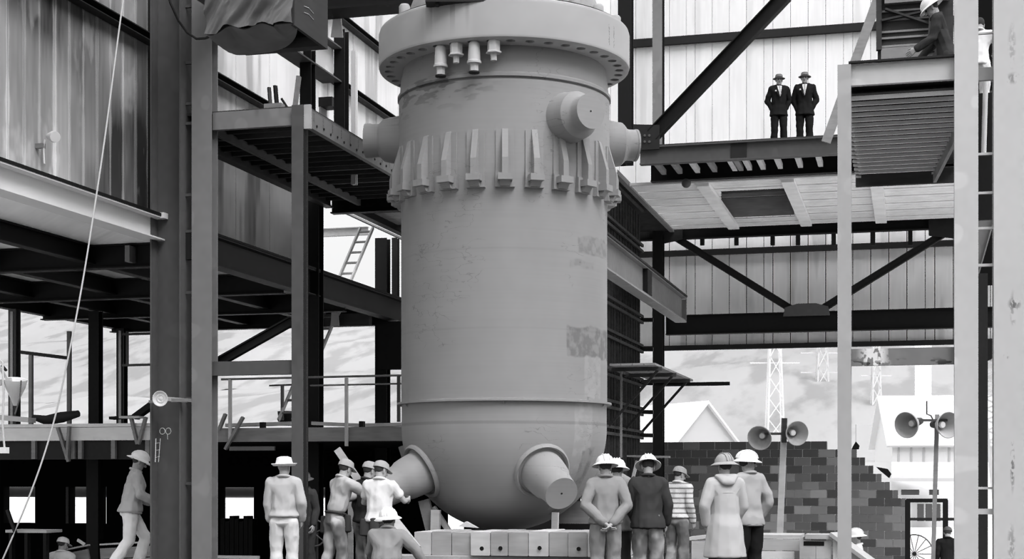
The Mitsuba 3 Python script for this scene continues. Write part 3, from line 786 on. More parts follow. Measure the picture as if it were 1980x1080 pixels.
for px in (66, 142, 156, 220, 286):
    q = onY(px, 868, YZ - .02)
    part(o, 'stub_post', box(q[0] - .04, q[0] + .04, YZ - .05, YZ + .02, zm - .63, zm - .30), 'wood_mid')
part(o, 'under_plank', box(xY(448, YZ + .3), xY(535, YZ + .3), YZ + .2, YZ + .25, onY(490, 870, YZ)[2], onY(490, 862, YZ)[2]), 'wood_mid')
for (pa, pb) in (((112, 826), (133, 892)), ((134, 824), (130, 888)), ((254, 808), (266, 858)), ((282, 806), (268, 858)), ((436, 800), (424, 830)), ((470, 806), (436, 868))):
    part(o, 'knee_brace', bar(onY(*pa, YZ - .16), onY(*pb, YZ - .12), 0.05, 0.07, up=YD), 'wood_mid')
part(o, 'bracket_seat', box(xY(246, YZ), xY(284, YZ), YZ - .3, YZ - .11, onY(265, 806, YZ)[2] - .03, onY(265, 806, YZ)[2] + .01), 'wood_light')
for (pa, pb, D_) in (((440, 822), (566, 818), 0), ((606, 818), (700, 822), 0), ((706, 822), (780, 820), 0)):
    part(o, 'toe_plank', bar(onY(*pa, YZ + .5), onY(*pb, YZ + .5), 0.2, 0.06), 'wood_light')
part(o, 'block', box(xY(502, YZ), xY(510, YZ), YZ, YZ + .1, zm2, zm2 + .1), 'steel_black')
part(o, 'block', box(xY(694, YZ), xY(702, YZ), YZ, YZ + .1, zm2, zm2 + .1), 'steel_black')
# rubble of planks and canvas on the deck edge
obj('plank_pile', bar(onY(-6, 806, YZ - .1) + V(0, 0, 0), onY(62, 812, YZ - .1), 0.25, 0.09), 'far_white', 'white plank lying on the mezzanine edge at the far left', 'plank')
obj('canvas_roll', tube([onY(64, 806, YZ + .2), onY(90, 812, YZ + .2), onY(120, 806, YZ + .2), onY(152, 799, YZ + .2)], [0.05, 0.09, 0.1, 0.06], 10), 'steel_dark', 'dark rolled canvas on the mezzanine edge behind the rope', 'canvas', smooth=40)
obj('board_stack', bar(onY(216, 808, YZ + .3), onY(262, 805, YZ + .3), 0.2, 0.05), 'steel_black', 'dark boards on the mezzanine edge beside the round lamp', 'plank')
obj('box_lid', bar(onY(262, 806, YZ + .3), onY(300, 778, YZ + .3), 0.18, 0.10), 'steel_black', 'tilted dark box lid on the mezzanine, left of the chalk-marked column', 'lid')
# hand rails
o = thing('hand_rail', 'pale pipe hand rail along the mezzanine left of the vessel', 'railing')
for px, t_, b_ in ((445, 733, 850), (670, 730, 862), (771, 727, 815)):
    part(o, 'post', bar(onY(px, b_, YZ - .12), onY(px, t_, YZ - .12), 0.05, 0.05, up=YD), 'wood_light' if px < 700 else 'steel_mid')
part(o, 'rail', tube([onY(428, 733, YZ - .12), onY(600, 729, YZ - .12), onY(784, 725, YZ - .12)], 0.02, 6), 'steel_grey')
part(o, 'rail', tube([onY(600, 745, YZ - .12), onY(784, 741, YZ - .12)], 0.016, 6), 'steel_grey')
o = thing('hand_rail', 'short grey rail end farther back, left of the slender grey column', 'railing')
part(o, 'post', bar(onY(546, 812, 28), onY(546, 744, 28), 0.055, 0.05, up=YD), 'steel_grey')
part(o, 'rail', bar(onY(521, 745, 28), onY(572, 743, 28), 0.035, 0.03), 'steel_mid')
obj('bucket', lathe([(0, 0), (.16, 0), (.2, .28), (.19, .28), (.15, .02), (0, .02)], 20, onY(556, 822, 28.2) + V(0, 0, 0)), 'steel_dark', 'dark bucket on the mezzanine at the foot of the ladder', 'bucket')
# ladder
o = thing('ladder', 'long wooden ladder leaning up past the left spandrel beam', 'ladder')
la, lb = onY(552, 812, 27.8), onY(709, 440, 31.6)
lw = 0.15
dr_ = lb - la
for s in (-1, 1):
    part(o, 'rail', bar(la + V(s * lw, 0, 0), lb + V(s * lw, 0, 0), 0.035, 0.08, up=YD), 'wood_light')
nr = 17
for i in range(nr):
    c = la + dr_ * (i + .6) / nr
    part(o, 'rung', tube([c - V(lw, 0, 0), c + V(lw, 0, 0)], 0.025, 8), 'wood_mid')
obj('shaped_timber', prism(Polygon([(0, 0), (.18, 0), (.16, .2), (.25, .34), (.14, .4), (.02, .3)]), .05, onY(640, 630, 29.5), XD, ZD), 'far_grey', 'pale hook-shaped timber below the left spandrel beam', 'timber')
obj('timber_block', box(xY(630, 29.8), xY(716, 29.8), 29.7, 29.9, onY(670, 629, 29.8)[2], onY(670, 607, 29.8)[2]), 'wood_dark', 'dark timber below the spandrel beam behind the ladder', 'timber')
obj('gable_post', ibeam(V(xY(757, 30.2), 30.3, 3.7), V(xY(757, 30.2), 30.3, 4.7), .2, .6, up=YD), 'steel_black', 'black haunch under the spandrel beam beside the vessel', 'haunch')

# ================================================================== THE VESSEL
VX, VY = float(VXY[0]), float(VXY[1])


def adir(al):
    return -FWD * math.cos(al) + RIGHT * math.sin(al)


ves = thing('reactor_vessel', 'huge grey steel pressure vessel with flanged top and stub nozzles, hanging in the middle', 'vessel')
prof = [(0.0001, 0.65)] + [(1.52 * math.sin(t), 2.17 - 1.52 * math.cos(t)) for t in np.linspace(0.06, math.pi / 2, 40)]
prof += [(1.518, 2.21), (1.518, 2.50), (1.525, 2.56), (1.525, 5.35), (1.56, 5.80), (1.56, 6.955), (1.53, 6.96), (1.53, 6.985), (1.578, 6.99), (1.578, 7.03), (1.545, 7.06), (1.53, 7.25), (1.50, 7.42), (1.50, 7.6), (0.0001, 7.6)]
part(ves, 'shell', lathe(prof, 160, (VX, VY, 0)), 'vessel_paint', smooth=35)
part(ves, 'collar', lathe([(1.5, 2.50), (1.59, 2.505), (1.59, 2.535), (1.5, 2.545), (1.5, 2.50)], 160, (VX, VY, 0)), 'vessel_paint', 'thin projecting collar above the round bottom', smooth=35)
for al in (-1.15, 0.0, 1.2):
    q = VXY - 0
    d = adir(al)
    c = V(VX, VY, 2.52) + d * 1.53
    part(ves, 'collar_gusset', prism(Polygon([(0, 0), (.05, 0), (0, -.06)]), .012, c, d, ZD), 'vessel_paint')
fl = m3.CrossSection([[(0, 7.43), (1.80, 7.43), (1.845, 7.45), (1.855, 7.48), (1.855, 7.93), (1.84, 7.98), (1.78, 8.02), (0, 8.02)]]).revolve(160)
holes = [m3.Manifold.cylinder(0.22, 0.066, 0.066, 20).translate([1.70 * math.cos(2 * math.pi * i / 40), 1.70 * math.sin(2 * math.pi * i / 40), 7.40]) for i in range(40)]
fl = unman(fl - m3.Manifold.batch_boolean(holes, m3.OpType.Add))
fl.apply_translation([VX, VY, 0])
part(ves, 'flange', fl, 'flange_paint', 'pale bolting flange with a ring of bolt holes below', smooth=35)
# what sits on the flange
for al, h in ((-0.98, .16), (0.62, .14), (0.9, .12), (1.25, .12)):
    c = V(VX, VY, 8.0) + adir(al) * 1.70
    part(ves, 'lifting_lug', lathe([(0, 0), (.07, 0), (.08, .02), (.08, h - .03), (.06, h), (.0, h)], 16, c), 'flange_paint', smooth=40)
c = V(VX, VY, 7.98) + adir(-0.31) * 1.79
part(ves, 'clamp_plate', bar(c - RIGHT * .52 + V(0, 0, .03), c + RIGHT * .44 + V(0, 0, .03), .26, .17), 'steel_dark', 'dark clamp plate overhanging the flange top')
for s in (-.36, .2):
    part(ves, 'clamp_bolt', lathe([(0, 0), (.03, 0), (.03, .06), (0, .06)], 10, c + RIGHT * s - FWD * .05 + V(0, 0, -.10)), 'steel_dark')
part(ves, 'head', lathe([(0.001, 8.0), (1.45, 8.0), (1.45, 8.2), (1.3, 8.6), (.9, 8.95), (.001, 9.1)], 64, (VX, VY, 0)), 'vessel_paint', smooth=40)
# studs hanging from the flange
for al, long_ in ((-31, 1), (-22.7, 0), (-13.8, 1), (-4.6, 0)):
    c = V(VX, VY, 7.43) + adir(math.radians(al)) * 1.70
    if long_:
        b = part(ves, 'hanging_stud', lathe([(0, 0), (.055, 0), (.075, -.03), (.083, -.14), (.088, -.26), (.10, -.27), (.10, -.30), (0, -.30)], 24, c), 'nut_steel', 'pale hanging stud cap', smooth=40)
        part(b, 'hex_end', lathe([(0, -.30), (.062, -.30), (.062, -.41), (0, -.41)], 6, c), 'nut_steel')
        part(b, 'washer', lathe([(0, -.41), (.075, -.41), (.075, -.43), (0, -.43)], 16, c), 'steel_dark')
    else:
        b = part(ves, 'hanging_nut', lathe([(0, 0), (.085, 0), (.09, -.02), (.09, -.14), (.11, -.15), (.11, -.17), (0, -.17)], 6, c), 'nut_steel', 'hanging hexagon nut')
        part(b, 'hex_end', lathe([(0, -.17), (.045, -.17), (.045, -.27), (0, -.27)], 6, c), 'nut_steel')
# support brackets
def bracket_mesh():
    ms = [prism(Polygon([(0, .0), (.17, .0), (.17, .22), (.05, .63), (0, .65)]), .085, V(1.53, 0, 5.62), XD, ZD)]
    return ms[0]
brk = bracket_mesh()
base = box(1.52, 1.735, -.10, .10, 5.53, 5.62)
pad = box(1.50, 1.60, -.135, .135, 5.45, 5.66)
foot = prism(Polygon([(0, 0), (.15, 0), (.10, -.07), (0, -.07)]), .14, V(1.53, 0, 5.53), XD, ZD)
wing = box(1.50, 1.575, -.13, .13, 5.64, 6.24)
PB, PBASE, PPAD, PFOOT, PWING = (mikit.ply(m, 'vessel_paint') for m in (brk, base, pad, foot, wing))
for k in range(24):
    al = math.radians(15 * k + 0.7)
    d = adir(al)
    xf = T().translate([VX, VY, 0]).rotate([0, 0, 1], math.degrees(math.atan2(d[1], d[0])))
    b = part(ves, 'support_bracket', PB, None, xf=xf)
    part(b, 'base_block', PBASE, None, xf=xf)
    part(b, 'back_pad', PPAD, None, xf=xf)
    part(b, 'foot', PFOOT, None, xf=xf)
    if k % 1 == 0: part(b, 'wing_plate', PWING, None, xf=xf)
# outlet nozzles near the top
for al in (-95, 35.5, 104, 215):
    d = adir(math.radians(al)); c = V(VX, VY, 6.47) + d * 1.3
    pr = [(0, 0), (.375, 0), (.365, .2), (.355, .28), (.345, .33), (.335, .42), (.325, .50), (.30, .53), (.245, .58), (.232, .62), (.232, .72), (.240, .73), (.240, .76), (0, .762)] if al > 0 else \
         [(0, 0), (.375, 0), (.365, .2), (.355, .28), (.345, .32), (.335, .40), (.31, .50), (.26, .55), (.245, .57), (.245, .68), (.255, .70), (.255, .78), (0, .782)]
    nz = part(ves, 'outlet_nozzle', lathe(pr, 56, c, d), 'vessel_paint', smooth=32)
    part(nz, 'centre_mark', lathe([(0, .764), (.013, .764), (.013, .766), (0, .766)], 12, c + (d * .02 if al < 0 else 0), d), 'steel_dark')
# bottom nozzles
for al in (23.5, -62, 113, 205):
    h = adir(math.radians(al)); tilt = math.radians(25.5)
    d = h * math.cos(tilt) - ZD * math.sin(tilt)
    c = V(VX, VY, 2.17)
    nz = part(ves, 'inlet_nozzle', lathe([(0, 1.3), (.315, 1.3), (.315, 1.52), (.312, 1.62), (.305, 1.72), (.295, 1.80), (.268, 1.86), (.255, 1.95), (.243, 2.05), (.236, 2.2), (0, 2.2)], 56, c, d), 'vessel_paint', smooth=30)
    part(nz, 'weld_ring', lathe([(.355, 1.38), (.41, 1.40), (.415, 1.48), (.41, 1.51), (.39, 1.53), (.365, 1.515), (.352, 1.48), (.355, 1.38)], 56, c, d), 'vessel_paint', smooth=60)
    part(nz, 'centre_mark', lathe([(0, 2.201), (.014, 2.201), (.014, 2.204), (0, 2.204)], 12, c, d), 'steel_dark')

# lifting beam over the flange, crate under tarpaulin
zl = onY(720, 31, 22.0)[2]
o = thing('lifting_beam', 'black lifting beam across the top of the vessel, cut by the upper edge', 'beam')
part(o, 'beam', ibeam(V(xY(618, 21.75), 21.75, zl + .45), V(xY(1010, 21.75), 21.75, zl + .45), .9, .5, .04, .03), 'steel_black')
part(o, 'hanger', box(VX - .1, VX + .1, VY - .1, VY + .1, 8.9, 14), 'steel_dark')
obj('white_flap', prism(Polygon([(0, 0), (.20, -.02), (.16, .34), (.06, .42)]), .03, onY(640, 72, 22.02), XD, ZD), 'white_and_lit_steel', 'white triangular plate between the tarpaulin crate and the black lifting beam', 'plate')

yb = 15.8
xa, xb = xY(400, yb), xY(566, yb)
zb0 = onY(566, 46, yb)[2]
yb2 = 16.85
cr = thing('hanging_crate', 'big crate draped in dark tarpaulin, hanging at the top left of the vessel', 'crate')
part(cr, 'back_side', box(xa, xb, yb2 - .04, yb2, zb0, zb0 + 1.4), 'wood_dark')
part(cr, 'right_side', box(xb - .04, xb, yb + .05, yb2, zb0, zb0 + 1.4), 'tarp_dark')  # shade put into this face's darker colour to offset the sun
part(cr, 'left_side', box(xa, xa + .04, yb + .05, yb2, zb0, zb0 + 1.4), 'tarp')
part(cr, 'floor', box(xa + .04, xb - .04, yb + .05, yb2 - .04, zb0 + .30, zb0 + .34), 'wood_dark')
part(cr, 'skid', box(xa + .04, xb - .04, yb2 - .16, yb2 - .04, zb0 + .0, zb0 + .12), 'wood_dark')
for i_, (py, w) in enumerate(((12, .15), (24, .12))):
    a_, b_ = onX(588, py, xb + .004), onX(606, py + 14, xb + .004)
    part(cr, 'chalk_line', tube([a_, (a_ + b_) / 2 + V(0, 0, .02), b_], .005, 5), 'steel_light', 'faint curved chalk line')
for x_ in (xa + .1, xb - .1):
    part(cr, 'sling', tube([V(x_, 16.3, zb0 + 1.4), V((xa + xb) / 2, 16.3, 14)], .02, 6), 'steel_dark')
# tarpaulin: a hanging front sheet with creases and a flap tucked under the crate
def sheet(P, m, n, t):
    v = np.concatenate([P.reshape(-1, 3), (P + t).reshape(-1, 3)])
    i, j = np.meshgrid(np.arange(m - 1), np.arange(n - 1), indexing='ij'); a_ = (i * n + j).ravel()
    f1 = np.vstack([np.stack([a_, a_ + 1, a_ + n + 1], 1), np.stack([a_, a_ + n + 1, a_ + n], 1)])
    return trimesh.Trimesh(v, np.vstack([f1, f1[:, ::-1] + n * m]), process=False)
n, m = 80, 60
us, vs = np.meshgrid(np.linspace(0, 1, n), np.linspace(0, 1, m))
low = -0.025 * np.sin(us * 17) * (us < .8) - .05 * (us < .3) * (1 - us / .3)
dg = us * .8 + vs * .9
crease = meshkit.fbm(np.stack([(us * .9 - vs * 1.0) * 9, (us + vs) * 1.6, 0 * us], -1), 4, 9) - .5
Yt = yb - .05 + .20 * crease - .03 * (1 - np.abs(us * 2 - 1) ** 6) - .025 * np.sin((us - vs) * 30 + 6 * crease) * np.exp(-3 * vs)
part(cr, 'tarpaulin', sheet(np.stack([xa - .01 + us * (xb - xa + .02), Yt, zb0 + vs * 1.4 + (1 - vs) ** 3 * low], -1), m, n, V(0, .012, 0)), 'tarp', 'creased hanging tarpaulin front', smooth=True)
ws = vs
dep = (.92 - .75 * us ** 3) * (yb2 - yb)
cr2 = meshkit.fbm(np.stack([us * 7, ws * 2.5, 0 * us + 4], -1), 4, 5) - .5
part(cr, 'tarpaulin_flap', sheet(np.stack([xa + us * (xb - xa - .01) , yb - .02 + ws * dep, zb0 + low * (1 - ws) - .075 * np.sin(ws * math.pi * .9) * (1 - us ** 4) + .05 * cr2 * np.sin(ws * math.pi)], -1), m, n, V(0, 0, .01)), 'tarp', 'sagging tarpaulin flap under the crate', smooth=True)
# hanging fold of the tarp under the crate
obj('power_cable', tube([onY(322, -30, 19.2), onY(329, 5, 19.2), onY(345, 40, 19.0), onY(362, 63, 18.6), onY(380, 75, 18), onY(397, 74, 17.2), onY(420, 64, 16.6)], .016, 8), 'steel_black', 'thin black cable sagging from the dark column to the tarpaulin crate', 'cable', smooth=True)
# tag line
rp = [onY(242, -20, 15.5), onY(226, 90, 15.4), onY(205, 250, 15.3), onY(183, 400, 15.2), onY(158, 555, 15.1), onY(132, 690, 15.0), onY(104, 815, 15.0), onY(62, 945, 14.9), onY(2, 1088, 14.9), onY(-40, 1180, 14.9)]
from scipy.interpolate import CubicSpline
tt = np.linspace(0, 9, 60)
obj('tag_line', tube(CubicSpline(np.arange(10), np.array(rp))(tt), .010, 8), 'rope_fibre', 'pale rope slanting down across the whole left side', 'rope', smooth=True)
obj('hand_line', tube([onY(-6, 690, 14.5), onY(5, 700, 14.5), onY(7, 760, 14.5), onY(5, 820, 14.5), onY(9, 868, 14.5)], .012, 8), 'rope_fibre', 'short pale rope hanging at the left edge below the white horn', 'rope', smooth=True)
obj('rope_block', box(xY(-3, 14.5), xY(15, 14.5), 14.47, 14.53, onY(5, 876, 14.5)[2], onY(5, 864, 14.5)[2]), 'far_white', 'white block on the rope end at the left edge', 'block')

# ================================================================== LAMPS
def reflector(par, c, d, R, L, name='reflector'):
    """open cone with a flared mouth at c, facing d"""
    pr = [(.30 * R, -L), (.34 * R, -L), (.62 * R, -.62 * L), (.9 * R, -.22 * L), (R, 0), (1.03 * R, .01), (.98 * R, .015), (.87 * R, -.20 * L), (.58 * R, -.60 * L), (.28 * R, -.96 * L), (0, -.96 * L), (0, -L), (.30 * R, -L)]
    k = part(par, name, lathe(pr, 40, c, d), 'reflector_inside', smooth=35)
    part(k, 'socket', lathe([(0, -L - .16), (.05, -L - .16), (.06, -L - .1), (.07, -L), (0, -L)], 16, c, d), 'steel_mid', smooth=40)
    part(k, 'bulb', lathe([(0, -.9 * L), (.03, -.9 * L), (.055, -.62 * L), (.045, -.5 * L), (0, -.46 * L)], 16, c, d), 'bulb_glass', smooth=40)
    return k


def facing(yaw, pitch):
    return -FWD * math.cos(yaw) * math.cos(pitch) + RIGHT * math.sin(yaw) * math.cos(pitch) + ZD * math.sin(pitch)


YL = 25.5
o = thing('floodlight_post', 'wooden post with two round floodlights in front of the block wall', 'floodlight')
part(o, 'post', bar(onY(1504, 1130, YL), onY(1517, 808, YL), .10, .06, up=YD), 'wood_light')
part(o, 'post_top', bar(onY(1516, 855, YL - .05), onY(1517, 808, YL - .05), .08, .05, up=YD), 'wood_dark')
part(o, 'cross_arm', bar(onY(1478, 838, YL - .03), onY(1540, 838, YL - .03), .04, .04), 'steel_mid')
reflector(o, onY(1469, 846, YL - .18), facing(-.45, -.25), .20, .26)
reflector(o, onY(1541, 837, YL - .20), facing(.30, -.08), .20, .24)
YL2 = 24.5
o = thing('floodlight_post', 'wooden post with two round floodlights left of the pale right column, above the open gate', 'floodlight')
part(o, 'post', bar(onY(1803, 1130, YL2), onY(1812, 801, YL2), .065, .06, up=YD), 'wood_mid')
part(o, 'cross_arm', bar(onY(1778, 812, YL2 - .03), onY(1832, 812, YL2 - .03), .035, .035), 'steel_mid')
part(o, 'hanger_wire', tube([onY(1792, 775, YL2), onY(1792, 800, YL2), onY(1800, 803, YL2), onY(1806, 815, YL2)], .012, 6), 'steel_mid')
reflector(o, onY(1753, 821, YL2 - .2), facing(-.80, -.18), .20, .26)
reflector(o, onY(1833, 821, YL2 - .2), facing(.35, -.05), .20, .24)
o = thing('column_lamp', 'round pale lamp bracketed to the chalk-marked column', 'lamp')
cl = onY(310, 770, YF - .35)
part(o, 'reflector', lathe([(0, -.10), (.05, -.10), (.09, -.05), (.108, 0), (.112, .012), (.10, .01), (.075, -.02), (.05, -.012), (.035, -.02), (0, -.005)], 32, cl, facing(-.05, -.05)), 'reflector', smooth=35)
part(o, 'arm', bar(cl + V(.05, .1, 0), onY(362, 774, YF - .22), .03, .06), 'steel_light')
part(o, 'ballast', box(cl[0] + .16, cl[0] + .42, YF - .33, YF - .22, cl[2] - .05, cl[2] + .0), 'steel_grey')
part(o, 'clip', box(cl[0] - .2, cl[0] - .08, YF - .32, YF - .26, cl[2] - .06, cl[2] - .02), 'steel_grey')
o = thing('wall_lamp', 'small white spot lamp on the stained wall at upper left', 'lamp')
wlp = onX(103, 264, XW + .25)
part(o, 'head', lathe([(0, -.14), (.04, -.14), (.05, -.1), (.052, 0), (.075, .02), (.07, .07), (0, .075)], 20, wlp, V(.75, -.55, -.2)), 'far_white', smooth=40)
part(o, 'stem', tube([wlp + V(-.12, .0, -.03), wlp + V(-.14, 0, -.12), wlp + V(-.13, 0, -.34)], .012, 8), 'far_white')
part(o, 'wall_plate', box(XW + .0, XW + .12, wlp[1] - .03, wlp[1] + .03, wlp[2] - .14, wlp[2] - .08), 'steel_grey')
o = thing('horn_light', 'white cone-shaped lamp hanging at the far left above the mezzanine edge', 'lamp')
hc = onY(30, 735, 14.6)
part(o, 'cone', lathe(np.array([(.0, -.42), (.03, -.42), (.05, -.36), (.16, -.12), (.19, 0), (.195, .02), (.18, .0), (.14, -.13), (.03, -.34), (0, -.34)]) * .66, 32, hc, V(.15, -.2, .97)), 'far_white', smooth=40)
part(o, 'yoke', bar(onY(-12, 690, 14.6), onY(18, 740, 14.6), .02, .035), 'steel_light')
part(o, 'yoke', bar(onY(-12, 742, 14.6), onY(22, 735, 14.6), .03, .06), 'steel_light')
part(o, 'hook', bar(onY(4, 706, 14.55), onY(12, 716, 14.55), .03, .02), 'steel_black')
part(o, 'cable', tube([onY(41, 735, 14.5), onY(38, 770, 14.5), onY(29, 800, 14.5)], .008, 6), 'steel_mid')

# ================================================================== TIMBERS BELOW AND AROUND THE VESSEL
YT = 19.6
ORD = ('first', 'second', 'third', 'fourth', 'fifth', 'sixth', 'seventh', 'eighth', 'ninth', 'tenth', 'eleventh')
xs = [800, 834, 873, 911, 949, 983, 1022, 1061, 1098, 1136, 1172, 1208, 1244]
for i in range(11):
    xa_, xb_ = xY(xs[i], YT) + .004, xY(xs[i + 1], YT) - .004
    zt_ = onY(1000, 1027, YT)[2] - .006 * abs(5.5 - i) * .6 + RNG.normal(0, .006)
    k = obj('cribbing_timber', cat_([bar(V((xa_ + xb_) / 2, YT + RNG.normal(0, .012), (zt_ + .40) / 2), V((xa_ + xb_) / 2, YT + 1.0, (zt_ + .40) / 2), xb_ - xa_, zt_ - .40, bevel=.008)]),
            'wood_timber' if i % 3 else 'wood_light', f'{ORD[i]} timber end from the left in the row below the vessel' + (', with bolt hole' if i in (3, 4, 6, 8) else ''), 'timber', 'cribbing timbers in a row below the vessel')
    if i in (3, 4, 6, 8): part(k, 'bolt_hole', lathe([(0, 0), (.028, 0), (.028, .004), (0, .004)], 14, V((xa_ + xb_) / 2 + .02, YT - .03, zt_ - .22), -YD), 'steel_black')
obj('sill_timber', bar(V(xY(770, YT), YT + .05, .2), V(xY(1232, YT), YT + .45, .2), .34, .395, bevel=.01), 'wood_timber', 'long sill timber under the row of cribbing timbers', 'timber')
for (pa, pb, Y, w, m_, lab) in (((834, 1022), (820, 966), 21.0, .16, 'wood_mid', 'short timber prop under the left bottom nozzle, leaning right'),
                             ((842, 1024), (843, 985), 20.9, .13, 'wood_light', 'upright pale timber prop under the left bottom nozzle'),
                             ((868, 1026), (838, 980), 21.1, .07, 'wood_light', 'thin pale strut beside the props under the left bottom nozzle'),
                             ((1073, 1026), (1074, 990), 20.9, .09, 'wood_light', 'pale upright prop under the right bottom nozzle')):
    obj('timber_prop', bar(onY(*pa, Y), onY(*pb, Y), w, .08, up=YD), m_, lab, 'prop')
obj('pale_wedge', prism(Polygon([(-.13, 0), (.15, -.02), (-.02, .07)]), .1, onY(905, 1017, 20.6), XD, ZD), 'wood_light', 'pale wedge on the cribbing under the middle of the vessel', 'wedge')
obj('hoarding', box(xY(1078, 22.6), xY(1140, 22.6), 22.55, 22.6, 0, onY(1100, 968, 22.6)[2]), 'wood_mid', 'weathered board panel standing behind the right bottom nozzle', 'panel')
obj('dark_beam', box(xY(1075, 22.2), xY(1145, 22.2), 22.1, 22.3, onY(1100, 1030, 22.2)[2], onY(1100, 1012, 22.2)[2]), 'steel_black', 'dark beam lying behind the row of cribbing timbers at right', 'beam')
# the guide plank and pole the men handle
obj('guide_plank', bar(onY(652, 868, 19.75), onY(712, 955, 19.7), .10, .05, up=-FWD), 'wood_timber', 'slanting plank held over the capped man on the left', 'plank')
obj('guide_plank', bar(onY(757, 1000, 18.6), onY(806, 1062, 18.5), .13, .05, up=-FWD), 'wood_light', 'slanting plank at the right of the crouching man', 'plank')
obj('steel_pole', bar(V(xY(678, 20.3), 20.3, 0), V(xY(678, 20.3), 20.3, onY(678, 925, 20.3)[2]), .065, .06, up=YD), 'wood_mid', 'upright pole between the capped man and the man in the T-shirt', 'pole')
for (pa, pb, lab) in (((786, 862), (782, 940), 'leaning dark plank beside the left shoulder of the vessel bottom'), ((776, 862), (790, 905), 'thin leaning plank left of the vessel bottom')):
    obj('leaning_plank', bar(onY(*pa, 23.8), onY(*pb, 23.8), .1, .05, up=YD), 'wood_mid', lab, 'plank')

# right foreground: form box and gate
o = thing('form_box', 'pale timber form box at the bottom right in front of the block wall', 'box')
YO = 21.2
z1 = onY(1530, 1034, YO)[2]
part(o, 'top_board', box(xY(1462, YO), xY(1548, YO), YO, YO + .8, z1 - .05, z1), 'wood_light')
part(o, 'front_board', box(xY(1462, YO), xY(1546, YO), YO - .04, YO, z1 - .21, z1 - .055), 'wood_light')
part(o, 'front_board', box(xY(1462, YO), xY(1546, YO), YO - .04, YO, z1 - .40, z1 - .22), 'wood_soffit')
part(o, 'front_board', box(xY(1462, YO), xY(1546, YO), YO - .04, YO, 0, z1 - .41), 'wood_soffit')
part(o, 'corner_post', box(xY(1537, YO), xY(1547, YO), YO - .07, YO - .04, 0, z1 - .21), 'wood_mid')
part(o, 'end_board', box(xY(1549, YO), xY(1580, YO), YO - .30, YO - .25, 0, z1 - .06), 'wood_light')
part(o, 'end_board', box(xY(1580.6, YO), xY(1609, YO), YO - .30, YO - .25, 0, z1 - .06), 'wood_light')
part(o, 'end_board', box(xY(1549, YO), xY(1556, YO), YO - .30, YO - .25, z1 - .06, z1 - .03), 'wood_light')
part(o, 'cap_block', box(xY(1560, YO), xY(1611, YO), YO - .34, YO + .1, z1 - .035, z1 + .025), 'wood_light')
part(o, 'painted_notch_shade', box(xY(1557, YO), xY(1596, YO), YO - .31, YO - .28, z1 - .125, z1 - .07), 'steel_black')  # black strip painted for the shade inside the notch
p0, p1 = onY(1611, 1034, YO - .3), onY(1705, 1105, YO - .6)
part(o, 'sloping_board', prism(Polygon([(0, 0), (1, -1.0 * (p0[2] - p1[2]) / (p1[0] - p0[0])), (1, -1.4), (0, -1.4)]).buffer(0), .05, p0, XD * 1.0, ZD), 'wood_soffit')
part(o, 'sloping_cap', bar(p0 + V(0, .02, .02), p1 + V(.05, .02, .0), .22, .05), 'wood_light')
o = thing('timber_box', 'small pale box and lumber behind the man in the duffel coat', 'box')
q = onY(1352, 1045, 21.5)
part(o, 'side', box(q[0] - .11, q[0] + .10, 21.5, 21.8, 0, q[2] + .0), 'wood_light')
part(o, 'lid', bar(q + V(-.14, .1, .03), q + V(.10, .1, .06), .2, .05), 'far_white')
o = thing('gate_frame', 'dark pipe gate frame standing open at the right end of the block wall', 'gate')
YG = 41.0
for px in (1755, 1828):
    part(o, 'post', bar(onY(px, 1110, YG), onY(px, 966, YG), .13, .1, up=YD), 'steel_black')
part(o, 'rail', bar(onY(1752, 967, YG), onY(1832, 967, YG), .1, .1), 'steel_black')
part(o, 'rail', bar(onY(1752, 1003, YG), onY(1845, 1003, YG), .07, .07), 'steel_dark')
o = thing('spoked_wheel', 'large thin spoked wheel seen through the gate frame', 'wheel')
wc_ = onY(1768, 1070, 45.3)
a_ = np.linspace(0, 2 * np.pi, 48)
part(o, 'rim', tube(np.stack([wc_[0] + .52 * np.cos(a_), np.full(48, 45.3), wc_[2] + .55 * np.sin(a_)], 1), .02, 6), 'steel_mid')
for i in range(14):
    t = i * math.pi / 7
    part(o, 'spoke', tube([wc_ + V(.05 * math.cos(t), 0, .05 * math.sin(t)), wc_ + V(.52 * math.cos(t), 0, .55 * math.sin(t))], .012, 5), 'steel_mid')
part(o, 'hub', lathe([(0, -.05), (.06, -.05), (.06, .05), (0, .05)], 14, wc_, YD), 'steel_dark')
obj('canvas_scrap', prism(Polygon([(0, 0), (.32, -.06), (.42, -.2), (.36, -.32), (.1, -.1)]), .05, onY(1694, 902, YM + .02), XD, ZD), 'steel_black', 'black scrap of canvas on the stepped end of the block wall', 'canvas')
obj('canvas_scrap', prism(Polygon([(-.12, 0), (.08, 0), (.1, .1), (0, .22), (-.06, .12)]), .1, onY(1655, 868, YM + .05), XD, ZD), 'steel_black', 'black lump on the top step of the block wall right of the slender pale column', 'canvas')
